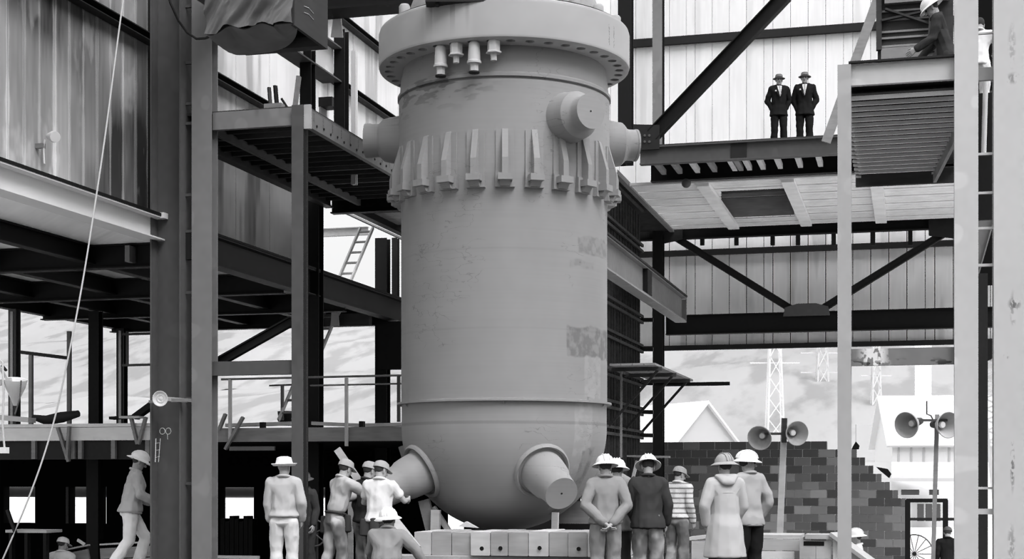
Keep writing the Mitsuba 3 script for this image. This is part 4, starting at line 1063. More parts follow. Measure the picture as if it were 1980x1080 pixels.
# lattice boom in the slot
o = thing('crane_boom', 'white lattice crane boom seen in the slot between the two pale right columns', 'crane boom')
Yb = 30.0
A0, A1 = onY(1943, 1182, Yb), onY(1895, 688, Yb)
B0, B1 = onY(1950, 1182, Yb), onY(1923, 688, Yb)
part(o, 'chord', bar(A0, A1, .06, .06, up=YD), 'far_white')
part(o, 'chord', bar(B0, B1, .06, .06, up=YD), 'far_white')
for i in range(24):
    t0, t1 = i / 24, (i + .5) / 24
    part(o, 'lacing', bar(A0 + (A1 - A0) * t0, B0 + (B1 - B0) * t1, .035, .035, up=YD), 'far_white')
    part(o, 'lacing', bar(B0 + (B1 - B0) * t1, A0 + (A1 - A0) * (t0 + 1 / 24), .035, .035, up=YD), 'far_white')
part(o, 'sheave', lathe([(0, -.06), (.2, -.06), (.2, .06), (0, .06)], 24, onY(1905, 677, Yb), YD), 'steel_black')
# lower left: table, planks
o = thing('work_table', 'dark work table with a pale top in the lower room at the bottom left', 'table')
Yt_ = 23.3
zt_ = onY(60, 1024, Yt_)[2]
part(o, 'top', box(xY(10, Yt_), xY(90, Yt_), Yt_, Yt_ + .5, zt_ - .05, zt_), 'wood_light')
for px in (20, 50, 86):
    part(o, 'leg', box(xY(px - 3, Yt_), xY(px + 3, Yt_), Yt_, Yt_ + .1, -1.3, zt_ - .05), 'steel_black')
part(o, 'leg_brace', bar(onY(14, 985, Yt_ - .1), onY(30, 1030, Yt_ - .1), .05, .05, up=YD), 'steel_dark')
for (pa, pb, m_, lab) in (((128, 1062), (172, 1053), 'wood_mid', 'plank rail in the lower room beside the man in white at bottom left'), ((195, 1052), (305, 1046), 'wood_mid', 'plank barrier in the lower room behind the walking man')):
    a_, b_ = onY(*pa, 23.9), onY(*pb, 23.9)
    o = thing('plank_barrier', lab, 'barrier')
    for k in range(3):
        part(o, 'plank', bar(a_ - V(0, 0, .16 + .2 * k), b_ - V(0, 0, .16 + .2 * k), .05, .185), m_)
    part(o, 'top_edge', bar(a_, b_, .09, .03), 'wood_light')
obj('board_end', bar(onY(150, 1043, 23.8), onY(164, 1052, 23.8), .03, .05), 'far_white', 'short white board end on the plank rail at bottom left', 'board')
obj('post_stub', box(xY(172, 25.8), xY(195, 25.8), 25.7, 25.9, -1.3, 1.9), 'steel_black', 'black post in the lower room between the openings at bottom left', 'post')
obj('pale_strip', bar(onY(420, 1076, 23.6), onY(500, 1077, 23.6), .1, .05), 'wood_light', 'pale plank on the floor between the grey column and the man in white', 'plank')
obj('machine_heap', cat_([box(xY(426 + 9 * i, 32), xY(434 + 9 * i, 32), 32, 32.3, -1.3, onY(430, 1002 + 6 * math.sin(i * 2.1), 32)[2]) for i in range(7)]), 'steel_dark', 'low dark machinery before the opening right of the grey column', 'machinery')
o = thing('cart_wheel', 'dark spoked hand wheel between the man in white and the capped man', 'wheel')
wc_ = onY(607, 1030, 21.5)
part(o, 'rim', tube(np.stack([wc_[0] + .2 * np.cos(a_ := np.linspace(0, 2 * np.pi, 30)), np.full(30, 21.5), wc_[2] + .2 * np.sin(a_)], 1), .014, 6), 'steel_mid')
for i in range(3):
    t = i * math.pi / 3 + .4
    part(o, 'spoke', tube([wc_ - V(.2 * math.cos(t), 0, .2 * math.sin(t)), wc_ + V(.2 * math.cos(t), 0, .2 * math.sin(t))], .01, 5), 'steel_mid')
part(o, 'stand', box(wc_[0] - .03, wc_[0] + .03, 21.53, 21.6, 0, wc_[2]), 'steel_dark')

# ================================================================== OUTSIDE
def house(name, label, c, yaw, L, W, H, R, wall_m, roof_m, ribs=12):
    o = thing(name, label, 'building')
    M = np.eye(4); M[:3, 0], M[:3, 1], M[:3, 3] = RIGHT * math.cos(yaw) + FWD * math.sin(yaw), -RIGHT * math.sin(yaw) + FWD * math.cos(yaw), c
    def put(m): m.apply_transform(M); return m
    gable = Polygon([(-W / 2, 0), (W / 2, 0), (W / 2, H), (0, H + R), (-W / 2, H)])
    g = trimesh.creation.extrude_polygon(gable, L, engine='earcut')
    A = np.eye(4); A[:3, 0], A[:3, 1], A[:3, 2] = YD, ZD, XD
    g.apply_transform(A)
    part(o, 'walls', put(g), wall_m)
    n = math.hypot(W / 2, R)
    for s in (-1, 1):
        p = Polygon([(s * (W / 2 + .3), H - .3 * R / (W / 2)), (0, H + R), (0, H + R + .25), (s * (W / 2 + .4), H - .3 * R / (W / 2) + .1)])
        r = trimesh.creation.extrude_polygon(p, L + .8, engine='earcut'); r.apply_transform(A); r.apply_translation([-.4, 0, 0])
        part(o, 'roof_slope', put(r), roof_m)
    for i in range(ribs):
        y = -W / 2 + W * (i + .5) / ribs
        part(o, 'siding_rib', put(box(L, L + .06, y - .05, y + .05, 0, H + R - abs(y) / (W / 2) * R - .1)), 'far_grey' if wall_m != 'far_grey' else 'far_white')
        part(o, 'siding_rib', put(box(L * (i + .5) / ribs - .06, L * (i + .5) / ribs + .06, -W / 2 - .05, -W / 2, 0, H)), 'far_grey' if wall_m != 'far_grey' else 'far_white')
    return o, put


c = at(1365, 920, 118); c[2] = -1.5
Hh = at(0, 858, 125)[2] + 1.5
Rr = at(0, 788, 125)[2] - at(0, 858, 125)[2]
house('gable_shed', 'pale grey gabled shed beyond the block wall, below the pylon', c, 2.0, 11, 5.4, Hh, Rr, 'far_grey', 'far_white')
c = at(1708, 920, 100); c[2] = -1.5
o, put = house('long_shed', 'white long shed with ribbed wall outside on the right, behind the floodlights', c, -.1, 14, 8, at(0, 860, 100)[2] + 1.5, 3.0, 'far_white', 'far_white', 18)
c = at(1690, 920, 90); c[2] = -1.5
o = thing('low_building', 'low flat white building below the ribbed shed on the right', 'building')
e0, e1 = at(1690, 920, 90), at(1900, 920, 92)
ztb = at(0, 893, 90)[2]
d_ = (e1 - e0) / np.linalg.norm(e1 - e0)
part(o, 'walls', bar(V(e0[0], e0[1], (ztb - 1.5) / 2), V(e1[0], e1[1], (ztb - 1.5) / 2), 4, ztb + 1.5), 'far_white')
part(o, 'eaves', bar(at(1688, 927, 87.5), at(1900, 927, 87.5), 1.0, .18), 'far_grey')
for i, px in enumerate((1752, 1768, 1806)):
    part(o, 'window', bar(at(px - 9, 951, 87.8), at(px + 9, 951, 87.8), .1, .3), 'far_dark')
for px in (1780, 1796, 1812):
    part(o, 'window', bar(at(px - 6, 990, 87.8), at(px + 6, 990, 87.8), .1, 1.0), 'far_dark')
obj('white_stack', bar(V(*at(1785, 920, 150)[:2], -1.5), V(*at(1785, 920, 150)[:2], at(0, 640, 150)[2]), 1.6, 1.6, up=YD), 'far_white', 'pale square stack outside on the right above the floodlights', 'stack')
def pylon(px, D, ytop, ybase, wpx, label):
    o = thing('power_pylon', label, 'pylon')
    w = wpx / FPX * D
    b0 = at(px, ybase, D); b0[2] = at(px, ybase, D)[2]
    H = at(px, ytop, D)[2] - b0[2]
    for sx in (-1, 1):
        for sy in (-1, 1):
            part(o, 'leg', bar(b0 + RIGHT * sx * w + FWD * sy * w, b0 + V(0, 0, H) + RIGHT * sx * w * .5 + FWD * sy * w * .5, .22, .22, up=YD), 'far_white')
    for k in range(6):
        t0, t1 = k / 6, (k + 1) / 6
        for s in (-1, 1):
            part(o, 'brace', bar(b0 + V(0, 0, H * t0) + RIGHT * s * w * (1 - .5 * t0) - FWD * w, b0 + V(0, 0, H * t1) - RIGHT * s * w * (1 - .5 * t1) - FWD * w * .8, .12, .12, up=YD), 'far_white')
    for t in (.62, .8, .97):
        part(o, 'cross_arm', bar(b0 + V(0, 0, H * t) - RIGHT * w * 3, b0 + V(0, 0, H * t) + RIGHT * w * 3, .16, .16), 'far_white')
pylon(1498, 190, 610, 850, 16, 'white lattice pylon left of the slender pale column')
pylon(1590, 230, 640, 850, 14, 'white lattice pylon farther off, right beside the slender pale column')
pylon(1694, 210, 650, 850, 10, 'thin white lattice pylon right of the slender pale column')
obj('substation_wall', bar(at(1655, 855, 170), at(1700, 855, 170), .5, 4), 'far_grey', 'pale low substation block outside beside the slender pale column', 'building')

# ================================================================== PEOPLE
ICO = np.array(trimesh.creation.icosphere(subdivisions=1).vertices)
ICO0 = np.array(trimesh.creation.icosphere(subdivisions=0).vertices)


def S(p, r, P=ICO):
    return np.asarray(p, float) + P * np.asarray(r, float)


def hull(*pts):
    return m3.Manifold.hull_points(np.vstack(pts))


def chain(js, P=ICO):
    return [hull(S(*js[i], P), S(*js[i + 1], P)) for i in range(len(js) - 1)]


def skin_of(parts_, length, iters=6, amp=0.0, freq=9.0, seed=0, shrink=True):
    M = m3.Manifold.batch_boolean(parts_, m3.OpType.Add).refine_to_length(length)
    q = unman(M)
    q.merge_vertices()
    trimesh.smoothing.filter_taubin(q, lamb=0.5, nu=0.52, iterations=iters)
    if amp:
        v = np.array(q.vertices)
        a = meshkit.fbm(v * [freq, freq, freq * .55] + seed, 3, seed) - .5
        ridge = 1 - np.abs(2 * meshkit.noise(v * [freq * 1.3, freq * 1.3, freq * .8] + 5.5 + seed, seed + 3) - 1)
        q.vertices = v + q.vertex_normals * (amp * (1.3 * a + .8 * (ridge - .5)))[:, None]
    return q


HANG = ((.05, -.04, -.28), (.06, .05, -.53))
HATS = {}


def hat_mesh(kind):
    if kind in HATS: return HATS[kind]
    if kind == 'hard_hat':
        pr = [(0, .128), (.045, .122), (.085, .10), (.11, .06), (.12, .015), (.15, -.002), (.168, -.014), (.168, -.022), (.15, -.012), (.115, .0), (.10, .05), (0, .115)]
        m = lathe(pr[::-1], 36); m.apply_scale([1, 1.14, 1])
        rib = cat_([tube(np.array([[0, .13 * math.sin(t) * 1.04, .02 + .112 * math.cos(t)] for t in np.linspace(-1.45, 1.45, 12)]) + [x, 0, 0], .008, 6) for x in (-.035, 0, .035)])
        out = [('hard_hat', m, None, None), ('crown_rib', rib, None, None)]
    elif kind == 'fedora':
        pr = [(0, .085), (.03, .088), (.07, .105), (.088, .09), (.10, .01), (.125, -.006), (.155, .004), (.157, .0), (.125, -.012), (.095, .0), (.08, .08), (0, .075)]
        m = lathe(pr[::-1], 36); m.apply_scale([.92, 1.12, 1])
        band = lathe([(.099, .004), (.103, .004), (.100, .034), (.096, .034), (.099, .004)], 36); band.apply_scale([.92, 1.12, 1])
        out = [('hat', m, None, None), ('hat_band', band, 'cloth_black', 'black hat band')]
    elif kind == 'bucket':
        pr = [(0, .12), (.05, .118), (.095, .10), (.112, .03), (.135, .0), (.165, .022), (.17, .018), (.14, -.012), (.105, .01), (.09, .09), (0, .11)]
        m = lathe(pr[::-1], 36); m.apply_scale([1, 1.12, 1]); out = [('hat', m, None, None)]
    else:  # cap
        pr = [(0, .105), (.05, .10), (.09, .075), (.106, .03), (.108, -.005), (.10, -.005), (.095, .03), (0, .09)]
        m = lathe(pr[::-1], 32); m.apply_scale([.95, 1.12, 1])
        vis = unman(hull(S((-.06, .10, .0), .006, ICO0), S((.06, .10, .0), .006, ICO0), S((-.045, .175, -.018), .005, ICO0), S((.045, .175, -.018), .005, ICO0), S((0, .19, -.02), .005, ICO0)))
        out = [('cap', m, None, None), ('visor', vis, None, None)]
    HATS[kind] = out
    return out


def rotx(a): c, s = math.cos(a), math.sin(a); return np.array([[1, 0, 0], [0, c, -s], [0, s, c]])
def roty(a): c, s = math.cos(a), math.sin(a); return np.array([[c, 0, s], [0, 1, 0], [-s, 0, c]])
def rotz(a): c, s = math.cos(a), math.sin(a); return np.array([[c, -s, 0], [s, c, 0], [0, 0, 1]])


def person(label, px, D, z0=0.0, H=1.75, yaw=0.0, lean=0.0, roll=0.0, head=(0, 0), armL=HANG, armR=HANG, legL=None, legR=None, drop=(0, 0),
           top=('shirt', 'cloth_light'), hem=0.86, sleeve=1.0, bottom='cloth_grey', hat=None, shoes='leather', bulk=1.0, loose=1.0, hat_tilt=0.0, hair='hair', extras=None, group=None, seed=0, hips=1.0, fold=.024):
    s = H / 1.75
    f = FWD * math.cos(yaw) + RIGHT * math.sin(yaw); r_ = RIGHT * math.cos(yaw) - FWD * math.sin(yaw)
    base_ = at(px, HOR, D); base_[2] = z0
    M = np.eye(4); M[:3, 0], M[:3, 1], M[:3, 2], M[:3, 3] = r_ * s, f * s, ZD * s, base_
    hip = V(0, drop[0], .93 - drop[1])
    RT = roty(roll) @ rotx(-lean)

    def Tt(p): return hip + RT @ (np.asarray(p, float) - V(0, 0, .93))
    sh = {-1: Tt((-.172, -.01, 1.415)), 1: Tt((.172, -.01, 1.415))}
    arms = {-1: armL, 1: armR}
    el = {k: sh[k] + V(k * arms[k][0][0], *arms[k][0][1:]) for k in sh}
    ha = {k: sh[k] + V(k * arms[k][1][0], *arms[k][1][1:]) for k in sh}
    legs = {-1: legL or ((.01, .03, -.43), (.025, -.01, -.85)), 1: legR or ((.01, .03, -.43), (.025, -.01, -.85))}
    hj = {k: hip + V(k * .095, 0, -.02) for k in sh}
    kn = {k: hj[k] + V(k * legs[k][0][0], *legs[k][0][1:]) for k in sh}
    an = {k: hj[k] + V(k * legs[k][1][0], *legs[k][1][1:]) for k in sh}
    # head
    RH = RT @ rotz(-head[1]) @ rotx(-head[0])
    hc = Tt((0, .015, 1.62)) + V(0, 0, 0)

    def Hd(p): return hc + RH @ np.asarray(p, float)

    def he(p, r): return Hd(p) + (ICO * np.asarray(r)) @ RH.T
    P = []
    P.append(hull(he((0, -.01, .025), (.076, .095, .098)), he((0, .02, -.03), (.064, .072, .07))))
    P.append(hull(he((0, .02, -.03), (.064, .07, .06)), he((0, .058, -.095), (.03, .028, .022)), he((.035, .02, -.085), .022), he((-.035, .02, -.085), .022)))
    P.append(hull(he((0, .092, .012), .010), he((0, .113, -.028), .013), he((.012, .098, -.034), .009), he((-.012, .098, -.034), .009)))
    P.append(hull(he((-.05, .078, .03), .012), he((.05, .078, .03), .012)))
    for k in (-1, 1): P.append(hull(he((k * .078, -.005, .012), (.010, .022, .022)), he((k * .074, .0, -.03), (.009, .012, .014))))
    P.append(hull(S(Tt((0, -.015, 1.46)), .062), he((0, -.02, -.05), .056)))
    P.append(hull(S(sh[-1], .055), S(sh[1], .055), S(Tt((0, 0, 1.47)), .06), S(Tt((0, .02, 1.28)), (.14, .095, .1))))
    P.append(hull(S(Tt((0, .02, 1.28)), (.14, .095, .1)), S(Tt((0, 0, 1.05)), (.125, .085, .08))))
    P.append(hull(S(Tt((0, 0, 1.05)), (.125, .085, .08)), S(hip, (.14, .095, .08))))
    for k in (-1, 1):
        P += chain([(sh[k], .052), (el[k], .040), (ha[k], .028)])
        P += chain([(hj[k], .085), (kn[k], .055), (an[k], .042)])
        P.append(hull(S(an[k] + V(0, -.03, -.03), .035), S(an[k] + V(k * .02, .13, -.055), (.04, .05, .022))))
        d = ha[k] - el[k]; d = d / np.linalg.norm(d)
        nrm = V(-k * 1.0, .15, 0.0); nrm = nrm - d * np.dot(nrm, d); nrm /= np.linalg.norm(nrm)
        sd = np.cross(d, nrm)
        if np.dot(sd, V(0, 1, 0)) < 0: sd = -sd
        W = ha[k]
        P.append(hull(S(W, .026), S(W + d * .085 + sd * .032, .013), S(W + d * .09 - sd * .032, .013), S(W + d * .03 + sd * .03, .015)))
        for j, L in enumerate((.034, .040, .038, .030)):
            b0 = W + d * .088 + sd * (.033 - .022 * j)
            b1 = b0 + d * L + nrm * .008; b2 = b1 + d * L * .6 + nrm * L * .75; b3 = b2 + nrm * L * .55 + d * .004
            P += chain([(b0, .0098), (b1, .0090), (b2, .0082), (b3, .0075)], ICO0)
        P += chain([(W + d * .025 + sd * .028, .013), (W + d * .06 + sd * .058 + nrm * .012, .0105), (W + d * .092 + sd * .062 + nrm * .03, .009)], ICO0)
    o = thing('person', label, 'person', group)
    def put(m):
        m = m.copy(); m.apply_transform(M); return m
    part(o, 'body', put(skin_of(P, .035, 4)), 'skin', smooth=True)
    # head details
    for k in (-1, 1):
        part(o, 'eye', put(trimesh.creation.icosphere(1, .012).apply_translation(Hd((k * .031, .086, .008)))), 'eye')
    mm = box(-.022, .022, .0, .012, -.004, .004); mm.apply_transform(np.vstack([np.hstack([RH, Hd((0, .078, -.066))[:, None]]), [0, 0, 0, 1]]))
    part(o, 'mouth', put(mm), 'hair')
    hr = skin_of([hull(he((0, -.022, .035), (.081, .092, .088)), he((0, -.045, -.005), (.066, .05, .048)))], .03, 4)
    part(o, 'hair', put(hr), hair, smooth=True)
    # trousers
    B = [hull(S(hip + V(0, 0, .06), (.155 * bulk, .112 * bulk, .04)), S(hip + V(0, -.01, -.06), (.158 * bulk * hips, .118 * bulk * hips, .06)))]
    for k in (-1, 1):
        B += chain([(hj[k] + V(0, -.01, -.03), (.102 * hips, .112 * hips, .09)), (hj[k] * .5 + kn[k] * .5, .096 * loose), (kn[k], .080 * loose), (kn[k] * .4 + an[k] * .6, .083 * loose), (an[k] + V(0, .0, .02), (.078 * loose, .085 * loose, .03))])
    part(o, 'trousers', put(skin_of(B, .028, 5, .022, 9, seed + 1)), bottom, smooth=True)
    # shoes
    for k in (-1, 1):
        a = an[k]
        part(o, 'shoe', put(unman(hull(S(a + V(0, -.055, -.05), (.042, .04, .03)), S(a + V(0, -.02, .01), .045), S(a + V(k * .02, .15, -.055), (.048, .055, .024))))), shoes, smooth=40)
    # upper garment
    hz = hem
    U = [hull(S(sh[-1], .078), S(sh[1], .078), S(Tt((0, -.01, 1.475)), (.085, .075, .045)), S(Tt((0, .015, 1.27)), (.175 * bulk, .125 * bulk, .1)))]
    U.append(hull(S(Tt((0, .015, 1.27)), (.175 * bulk, .125 * bulk, .1)), S(Tt((0, 0, 1.04)), (.165 * bulk, .122 * bulk, .06))))
    if hz < 1.0:
        lo = Tt((0, 0, hz)) if hz > .78 else hip + V(0, 0, hz - .93)
        U.append(hull(S(Tt((0, 0, 1.04)), (.165 * bulk, .122 * bulk, .06)), S(Tt((0, -.005, max(hz, .9))), (.198 * bulk, .152 * bulk, .03))))
        if hz < .9:
            k2 = (.200 + (.9 - hz) * .13) * bulk
            U.append(hull(S(Tt((0, -.005, .9)), (.198 * bulk, .152 * bulk, .03)), S(lo, (k2, k2 * .78, .02))))
    for k in (-1, 1):
        a = [(sh[k], .078), (sh[k] * .45 + el[k] * .55, .070 * loose), (el[k], .064 * loose)]
        if sleeve >= 1: a += [(el[k] * .5 + ha[k] * .5, .058 * loose), (ha[k] - (ha[k] - el[k]) * .06, .047 * loose)]
        elif sleeve < .6: a = a[:2]
        U += chain(a)
    part(o, top[0], put(skin_of(U, .024, 5, fold, 8.0, seed + 2)), top[1], smooth=True)
    # collar
    cr = [Tt((.085 * math.cos(t), -.01 + .082 * math.sin(t), 1.495 + .016 * math.sin(t + math.pi))) for t in np.linspace(math.pi * .62, math.pi * 2.38, 22)]
    part(o, 'collar', put(tube(cr, .020, 8)), top[1] if not extras or 'collar' not in extras else extras['collar'], smooth=True)
    if hem > .8:
        bp = [Tt((.17 * bulk * math.cos(t), .13 * bulk * math.sin(t), hem - .005)) for t in np.linspace(0, 2 * math.pi, 30)]
        part(o, 'waistband', put(tube(bp, .020, 6)), top[1] if not extras or 'belt' not in extras else extras['belt'], smooth=True)
    if hat:
        HM = np.eye(4); HM[:3, :3] = RH @ rotx(-hat_tilt); HM[:3, 3] = Hd((0, -.008, .034))
        first = None
        for nm, m, mt, lab in hat_mesh(hat[0]):
            q = m.copy(); q.apply_transform(HM)
            k = part(o if first is None else first, nm, put(q), mt or hat[1], lab if lab else (hat[2] if first is None and len(hat) > 2 else None), smooth=35)
            first = first or k
    if extras and 'suit' in extras:
        # shirt front, tie, lapels, pocket flower
        ch = lambda x, z, y=.0: Tt((x, .155 * bulk + y - .10 * max(0, z - 1.30) / .2 * .9, z))
        def tri(pts, t=.008):
            n0 = np.array(pts); q = np.vstack([n0, n0 + RT @ V(0, t, 0)]); return unman(m3.Manifold.hull_points(q))
        part(o, 'shirt_front', put(tri([ch(-.06, 1.475), ch(.06, 1.475), ch(0, 1.20), ch(-.03, 1.33, .004), ch(.03, 1.33, .004)], .014)), 'cloth_white', 'white shirt front')
        part(o, 'tie', put(tri([ch(-.018, 1.465, .02), ch(.018, 1.465, .02), ch(.024, 1.26, .02), ch(0, 1.19, .02), ch(-.024, 1.26, .02)], .01)), extras['suit'], 'tie')
        for k in (-1, 1):
            part(o, 'lapel', put(tri([ch(k * .055, 1.46, .012), ch(k * .105, 1.36, .012), ch(k * .09, 1.34, .012), ch(k * .012, 1.16, .014)], .012)), 'cloth_black')
        part(o, 'pocket_flower', put(trimesh.creation.icosphere(1, .022).apply_translation(ch(.10, 1.335, .02))), 'cloth_white', 'white flower in the buttonhole')
    if extras and 'pouch' in extras:
        for (x, y, z, w) in extras['pouch']:
            part(o, 'tool_pouch', put(unman(hull(S((x, y, z + .10), (w, .04, .02)), S((x, y, z - .10), (w * 1.15, .055, .03))))), 'leather', 'dark tool pouch', smooth=40)
    if extras and 'yoke' in extras:
        zz = 1.30
        bp = [Tt((.155 * math.cos(t), .015 + .137 * math.sin(t), zz)) for t in np.linspace(math.pi * 1.1, math.pi * 1.9, 16)]
        part(o, 'yoke_seam', put(tube(bp, .006, 5)), top[1])
        hp = [hull(S(Tt((-.10, -.06, 1.50)), (.05, .05, .03)), S(Tt((.10, -.06, 1.50)), (.05, .05, .03)), S(Tt((0, -.13, 1.43)), (.09, .035, .05)))]
        part(o, 'hood', put(skin_of(hp, .02, 4, .008, 9, 3)), top[1], 'hood lying on the back', smooth=True)
    if extras and 'crossband' in extras:
        pass
    return o


person('walking man in pale hard hat and white trousers, half behind the chalk-marked column', 252, 22.9, 0, 1.82, yaw=1.25, lean=.16, head=(.25, 0), armL=((.04, -.02, -.28), (-.02, .22, -.40)), armR=((.05, .05, -.27), (.0, .27, -.38)),
       legL=((.0, .22, -.40), (.0, .10, -.82)), legR=((.0, -.02, -.43), (.0, -.28, -.80)), top=('shirt', 'cloth_pale'), hem=.9, bottom='cloth_white', hat=('hard_hat', 'hat_white', 'pale hard hat'), seed=1, bulk=1.2)
person('man from behind in white hat and trousers, left of the slender grey column', 549, 20.0, 0, 1.70, yaw=.08, lean=.02, head=(.05, .35), armL=((.05, .0, -.28), (.02, .04, -.52)), armR=((.07, .0, -.27), (.05, .10, -.50)),
       top=('shirt', 'cloth_light'), hem=.97, bottom='cloth_white', hat=('bucket', 'hat_white', 'white hat with turned-up brim'), hat_tilt=-.1, seed=2, bulk=1.08, loose=1.05, shoes='cloth_light', extras={'belt': 'cloth_light'}, hair='cloth_pale')
person('man in a dark helmet half hidden behind the man in white trousers', 592, 22.2, 0, 1.50, yaw=-2.6, lean=.1, head=(.1, .2), top=('jacket', 'cloth_dark'), bottom='cloth_dark', hat=('hard_hat', 'hat_dark', 'dark helmet'), seed=3)
person('man in soft cap and tool belt leaning right with arms stretched out', 648, 20.3, 0, 1.70, yaw=.95, lean=.22, head=(.12, -.2), armL=((.06, .16, -.22), (.0, .42, -.16)), armR=((.02, .25, -.12), (.0, .50, -.08)),
       legL=((.0, -.04, -.43), (.02, -.16, -.84)), legR=((.0, .06, -.43), (.0, .02, -.85)), top=('shirt', 'cloth_light'), hem=1.0, bottom='cloth_worn', hat=('cap', 'hat_grey', 'soft grey cap'), seed=4, extras={'belt': 'leather', 'pouch': [(-.2, -.06, .84, .07), (.15, .1, .86, .08)]})
person('man in a white T-shirt seen from behind, leaning against the left bottom nozzle', 733, 19.9, 0, 1.66, yaw=.25, lean=.10, head=(.25, .6), armL=((.10, .10, -.24), (-.02, .30, -.28)), armR=((.15, .10, -.22), (.12, .36, -.20)), top=('t_shirt', 'cloth_white'), hem=.93, sleeve=.5, bottom='cloth_dark',
       hat=('cap', 'hat_grey', 'grey cap worn with dark goggles'), seed=5, bulk=1.1, extras={'belt': 'leather', 'pouch': [(-.16, -.08, .84, .09), (-.02, -.13, .85, .07)]})
person('man in a pale cap, head just left of the man in the T-shirt', 704, 20.6, 0, 1.66, yaw=.9, lean=.12, head=(.15, 0), top=('shirt', 'cloth_dark'), hem=.9, bottom='cloth_worn', hat=('cap', 'hat_grey', 'pale cap'), seed=6)
person('crouching man in white hard hat and grey shirt below the left bottom nozzle', 747, 18.9, 0, 1.72, yaw=.12, lean=.28, drop=(-.05, .66), head=(-.38, .15), armL=((.08, .14, -.22), (.05, .34, -.36)), armR=((.20, .02, -.20), (.28, .12, -.40)),
       legL=((.08, .38, .04), (.06, .06, -.19)), legR=((.10, .38, .02), (.10, .06, -.19)), top=('shirt', 'cloth_khaki'), hem=.9, bottom='cloth_dark', hat=('hard_hat', 'hat_white', 'white hard hat'), seed=7, bulk=1.12, hat_tilt=.05)
person('man in white hard hat with hands clasped behind his back', 1171, 18.75, 0, 1.70, yaw=-.08, lean=.05, head=(.12, -.1), armL=((.10, -.08, -.27), (-.13, -.20, -.50)), armR=((.10, -.08, -.27), (-.12, -.21, -.51)), top=('jacket', 'cloth_khaki'), hem=.92, bottom='cloth_khaki', hat=('hard_hat', 'hat_white', 'white hard hat'), seed=8, bulk=1.10, loose=1.1,
       extras={'belt': 'cloth_grey'})
person('man in white hard hat mostly hidden behind the man with clasped hands', 1193, 19.45, 0, 1.66, yaw=.1, lean=.05, head=(.1, .1), top=('jacket', 'cloth_khaki'), hem=.82, bottom='cloth_dark', hat=('hard_hat', 'hat_white', 'white hard hat'), seed=9, bulk=1.05)
person('man in a dark jacket with bowed head under a white-crowned hat', 1253, 19.05, 0, 1.71, yaw=.1, lean=.10, head=(.35, -.1), armL=((.07, .02, -.28), (.0, .14, -.50)), armR=((.08, .02, -.28), (.06, .08, -.53)), top=('jacket', 'cloth_dark'), hem=.84, bottom='cloth_worn', hat=('hard_hat', 'hat_white', 'white-crowned hard hat'), seed=10, bulk=1.12, loose=1.1)
person('man in a pale striped shirt between the dark jacket and the duffel coat', 1309, 22.0, 0, 1.60, yaw=.55, lean=.12, head=(.2, .5), top=('shirt', 'cloth_striped'), hem=.95, bottom='cloth_worn', hat=('cap', 'hat_grey', 'pale grey cap'), seed=11, extras={'belt': 'leather'})
person('man in a long pale duffel coat and grey helmet, seen from behind', 1402, 18.1, 0, 1.70, yaw=-.18, lean=.02, head=(.05, -.2), armL=((.10, -.04, -.27), (.06, .03, -.50)), armR=((.06, .02, -.28), (.0, .14, -.48)), top=('duffel_coat', 'cloth_light'), hem=.52, bottom='cloth_dark', hat=('hard_hat', 'hat_grey', 'grey steel helmet'), seed=12, bulk=1.12, loose=1.12, fold=.010, extras={'yoke': 1})
person('man in white hard hat and black trousers standing right beside the duffel coat', 1448, 19.0, 0, 1.75, yaw=-.5, lean=.02, head=(.05, 1.9), armL=((.06, .04, -.28), (.0, .16, -.46)), armR=((.10, -.05, -.27), (.04, .06, -.47)), top=('jacket', 'cloth_pale'), hem=.86, bottom='cloth_black', hat=('hard_hat', 'hat_white', 'white hard hat'), seed=13, bulk=1.08, loose=1.12)
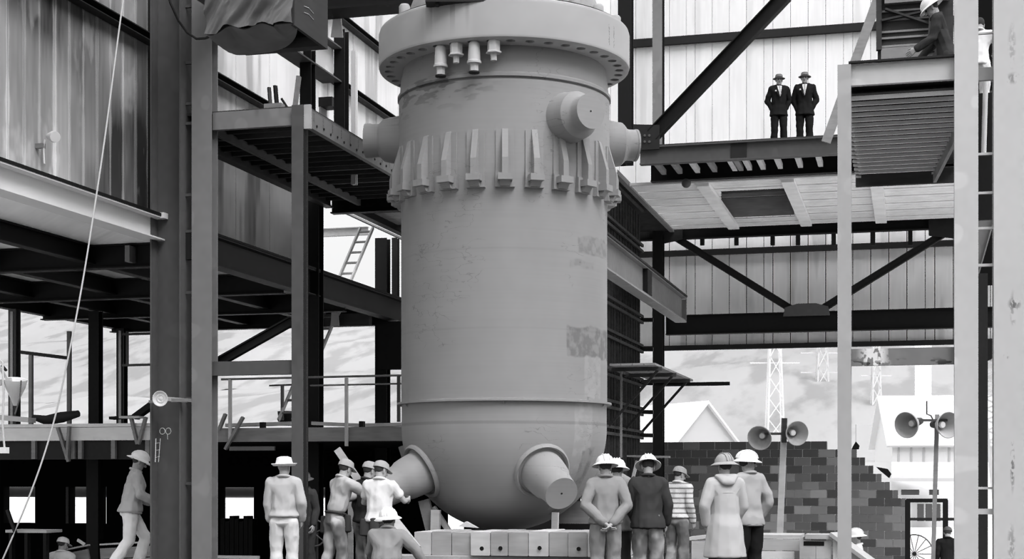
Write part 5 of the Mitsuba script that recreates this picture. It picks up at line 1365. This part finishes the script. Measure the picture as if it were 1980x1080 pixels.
person('man in a white hard hat and white jacket looking left behind the pale form box', 1660, 27.2, -1.3, 1.80, yaw=-1.35, lean=.05, head=(.05, 0), top=('jacket', 'cloth_white'), bottom='cloth_grey', hat=('hard_hat', 'hat_white', 'white hard hat'), seed=14, bulk=1.1, shoes='leather')
person('small man in white from behind at the bottom left beside the work table', 118, 26.4, -1.3, 1.70, yaw=.2, lean=.08, head=(.2, .4), top=('shirt', 'cloth_white'), bottom='cloth_grey', hat=('cap', 'hat_white', 'white cap'), seed=15)
person('shorter man in black suit and fedora on the far platform, left of the pair', 1506, 35.45, zt + .05, 1.72, yaw=math.pi, head=(.05, 0), armL=((.09, -.06, -.27), (-.02, .0, -.50)), armR=((.09, -.06, -.27), (-.02, .0, -.50)), top=('suit_jacket', 'cloth_black'), hem=.78, bottom='cloth_black', hat=('fedora', 'cloth_grey', 'grey fedora'), seed=16, extras={'suit': 'cloth_pale', 'collar': 'cloth_black'})
person('taller man in a black suit and fedora on the far platform, right of the pair', 1556, 35.5, zt + .05, 1.78, yaw=math.pi + .2, head=(.02, .1), armL=((.09, -.06, -.27), (-.02, .0, -.50)), armR=((.08, -.05, -.28), (-.02, .0, -.52)), top=('suit_jacket', 'cloth_black'), hem=.78, bottom='cloth_black', hat=('fedora', 'cloth_grey', 'grey fedora'), seed=17, extras={'suit': 'cloth_pale', 'collar': 'cloth_black'})
person('man in dark work clothes and white hat bending on the upper right platform', 1832, 21.6, zr - .2, 1.74, yaw=-1.35, lean=.30, head=(.3, 0), armL=((.0, .08, -.27), (.0, .30, -.42)), armR=((.02, .06, -.27), (.02, .24, -.46)), top=('jacket', 'cloth_dark'), hem=.84, bottom='cloth_dark', hat=('hard_hat', 'hat_white', 'white hard hat'), seed=18)
person('man in white on the upper right platform between the two pale columns', 1891, 22.4, zr - .05, 1.60, yaw=.4, lean=.25, head=(.2, -.4), armR=((.18, .05, -.18), (.10, .26, -.22)), top=('shirt', 'cloth_white'), hem=.9, bottom='cloth_white', seed=19, bulk=.95)
person('man in dark clothes standing beyond the gate frame, half behind the pale right column', 1832, 33.0, -1.3, 1.66, yaw=.3, lean=.1, head=(.2, 0), top=('jacket', 'cloth_black'), bottom='cloth_black', hat=('cap', 'hat_dark', 'dark cap'), seed=20)
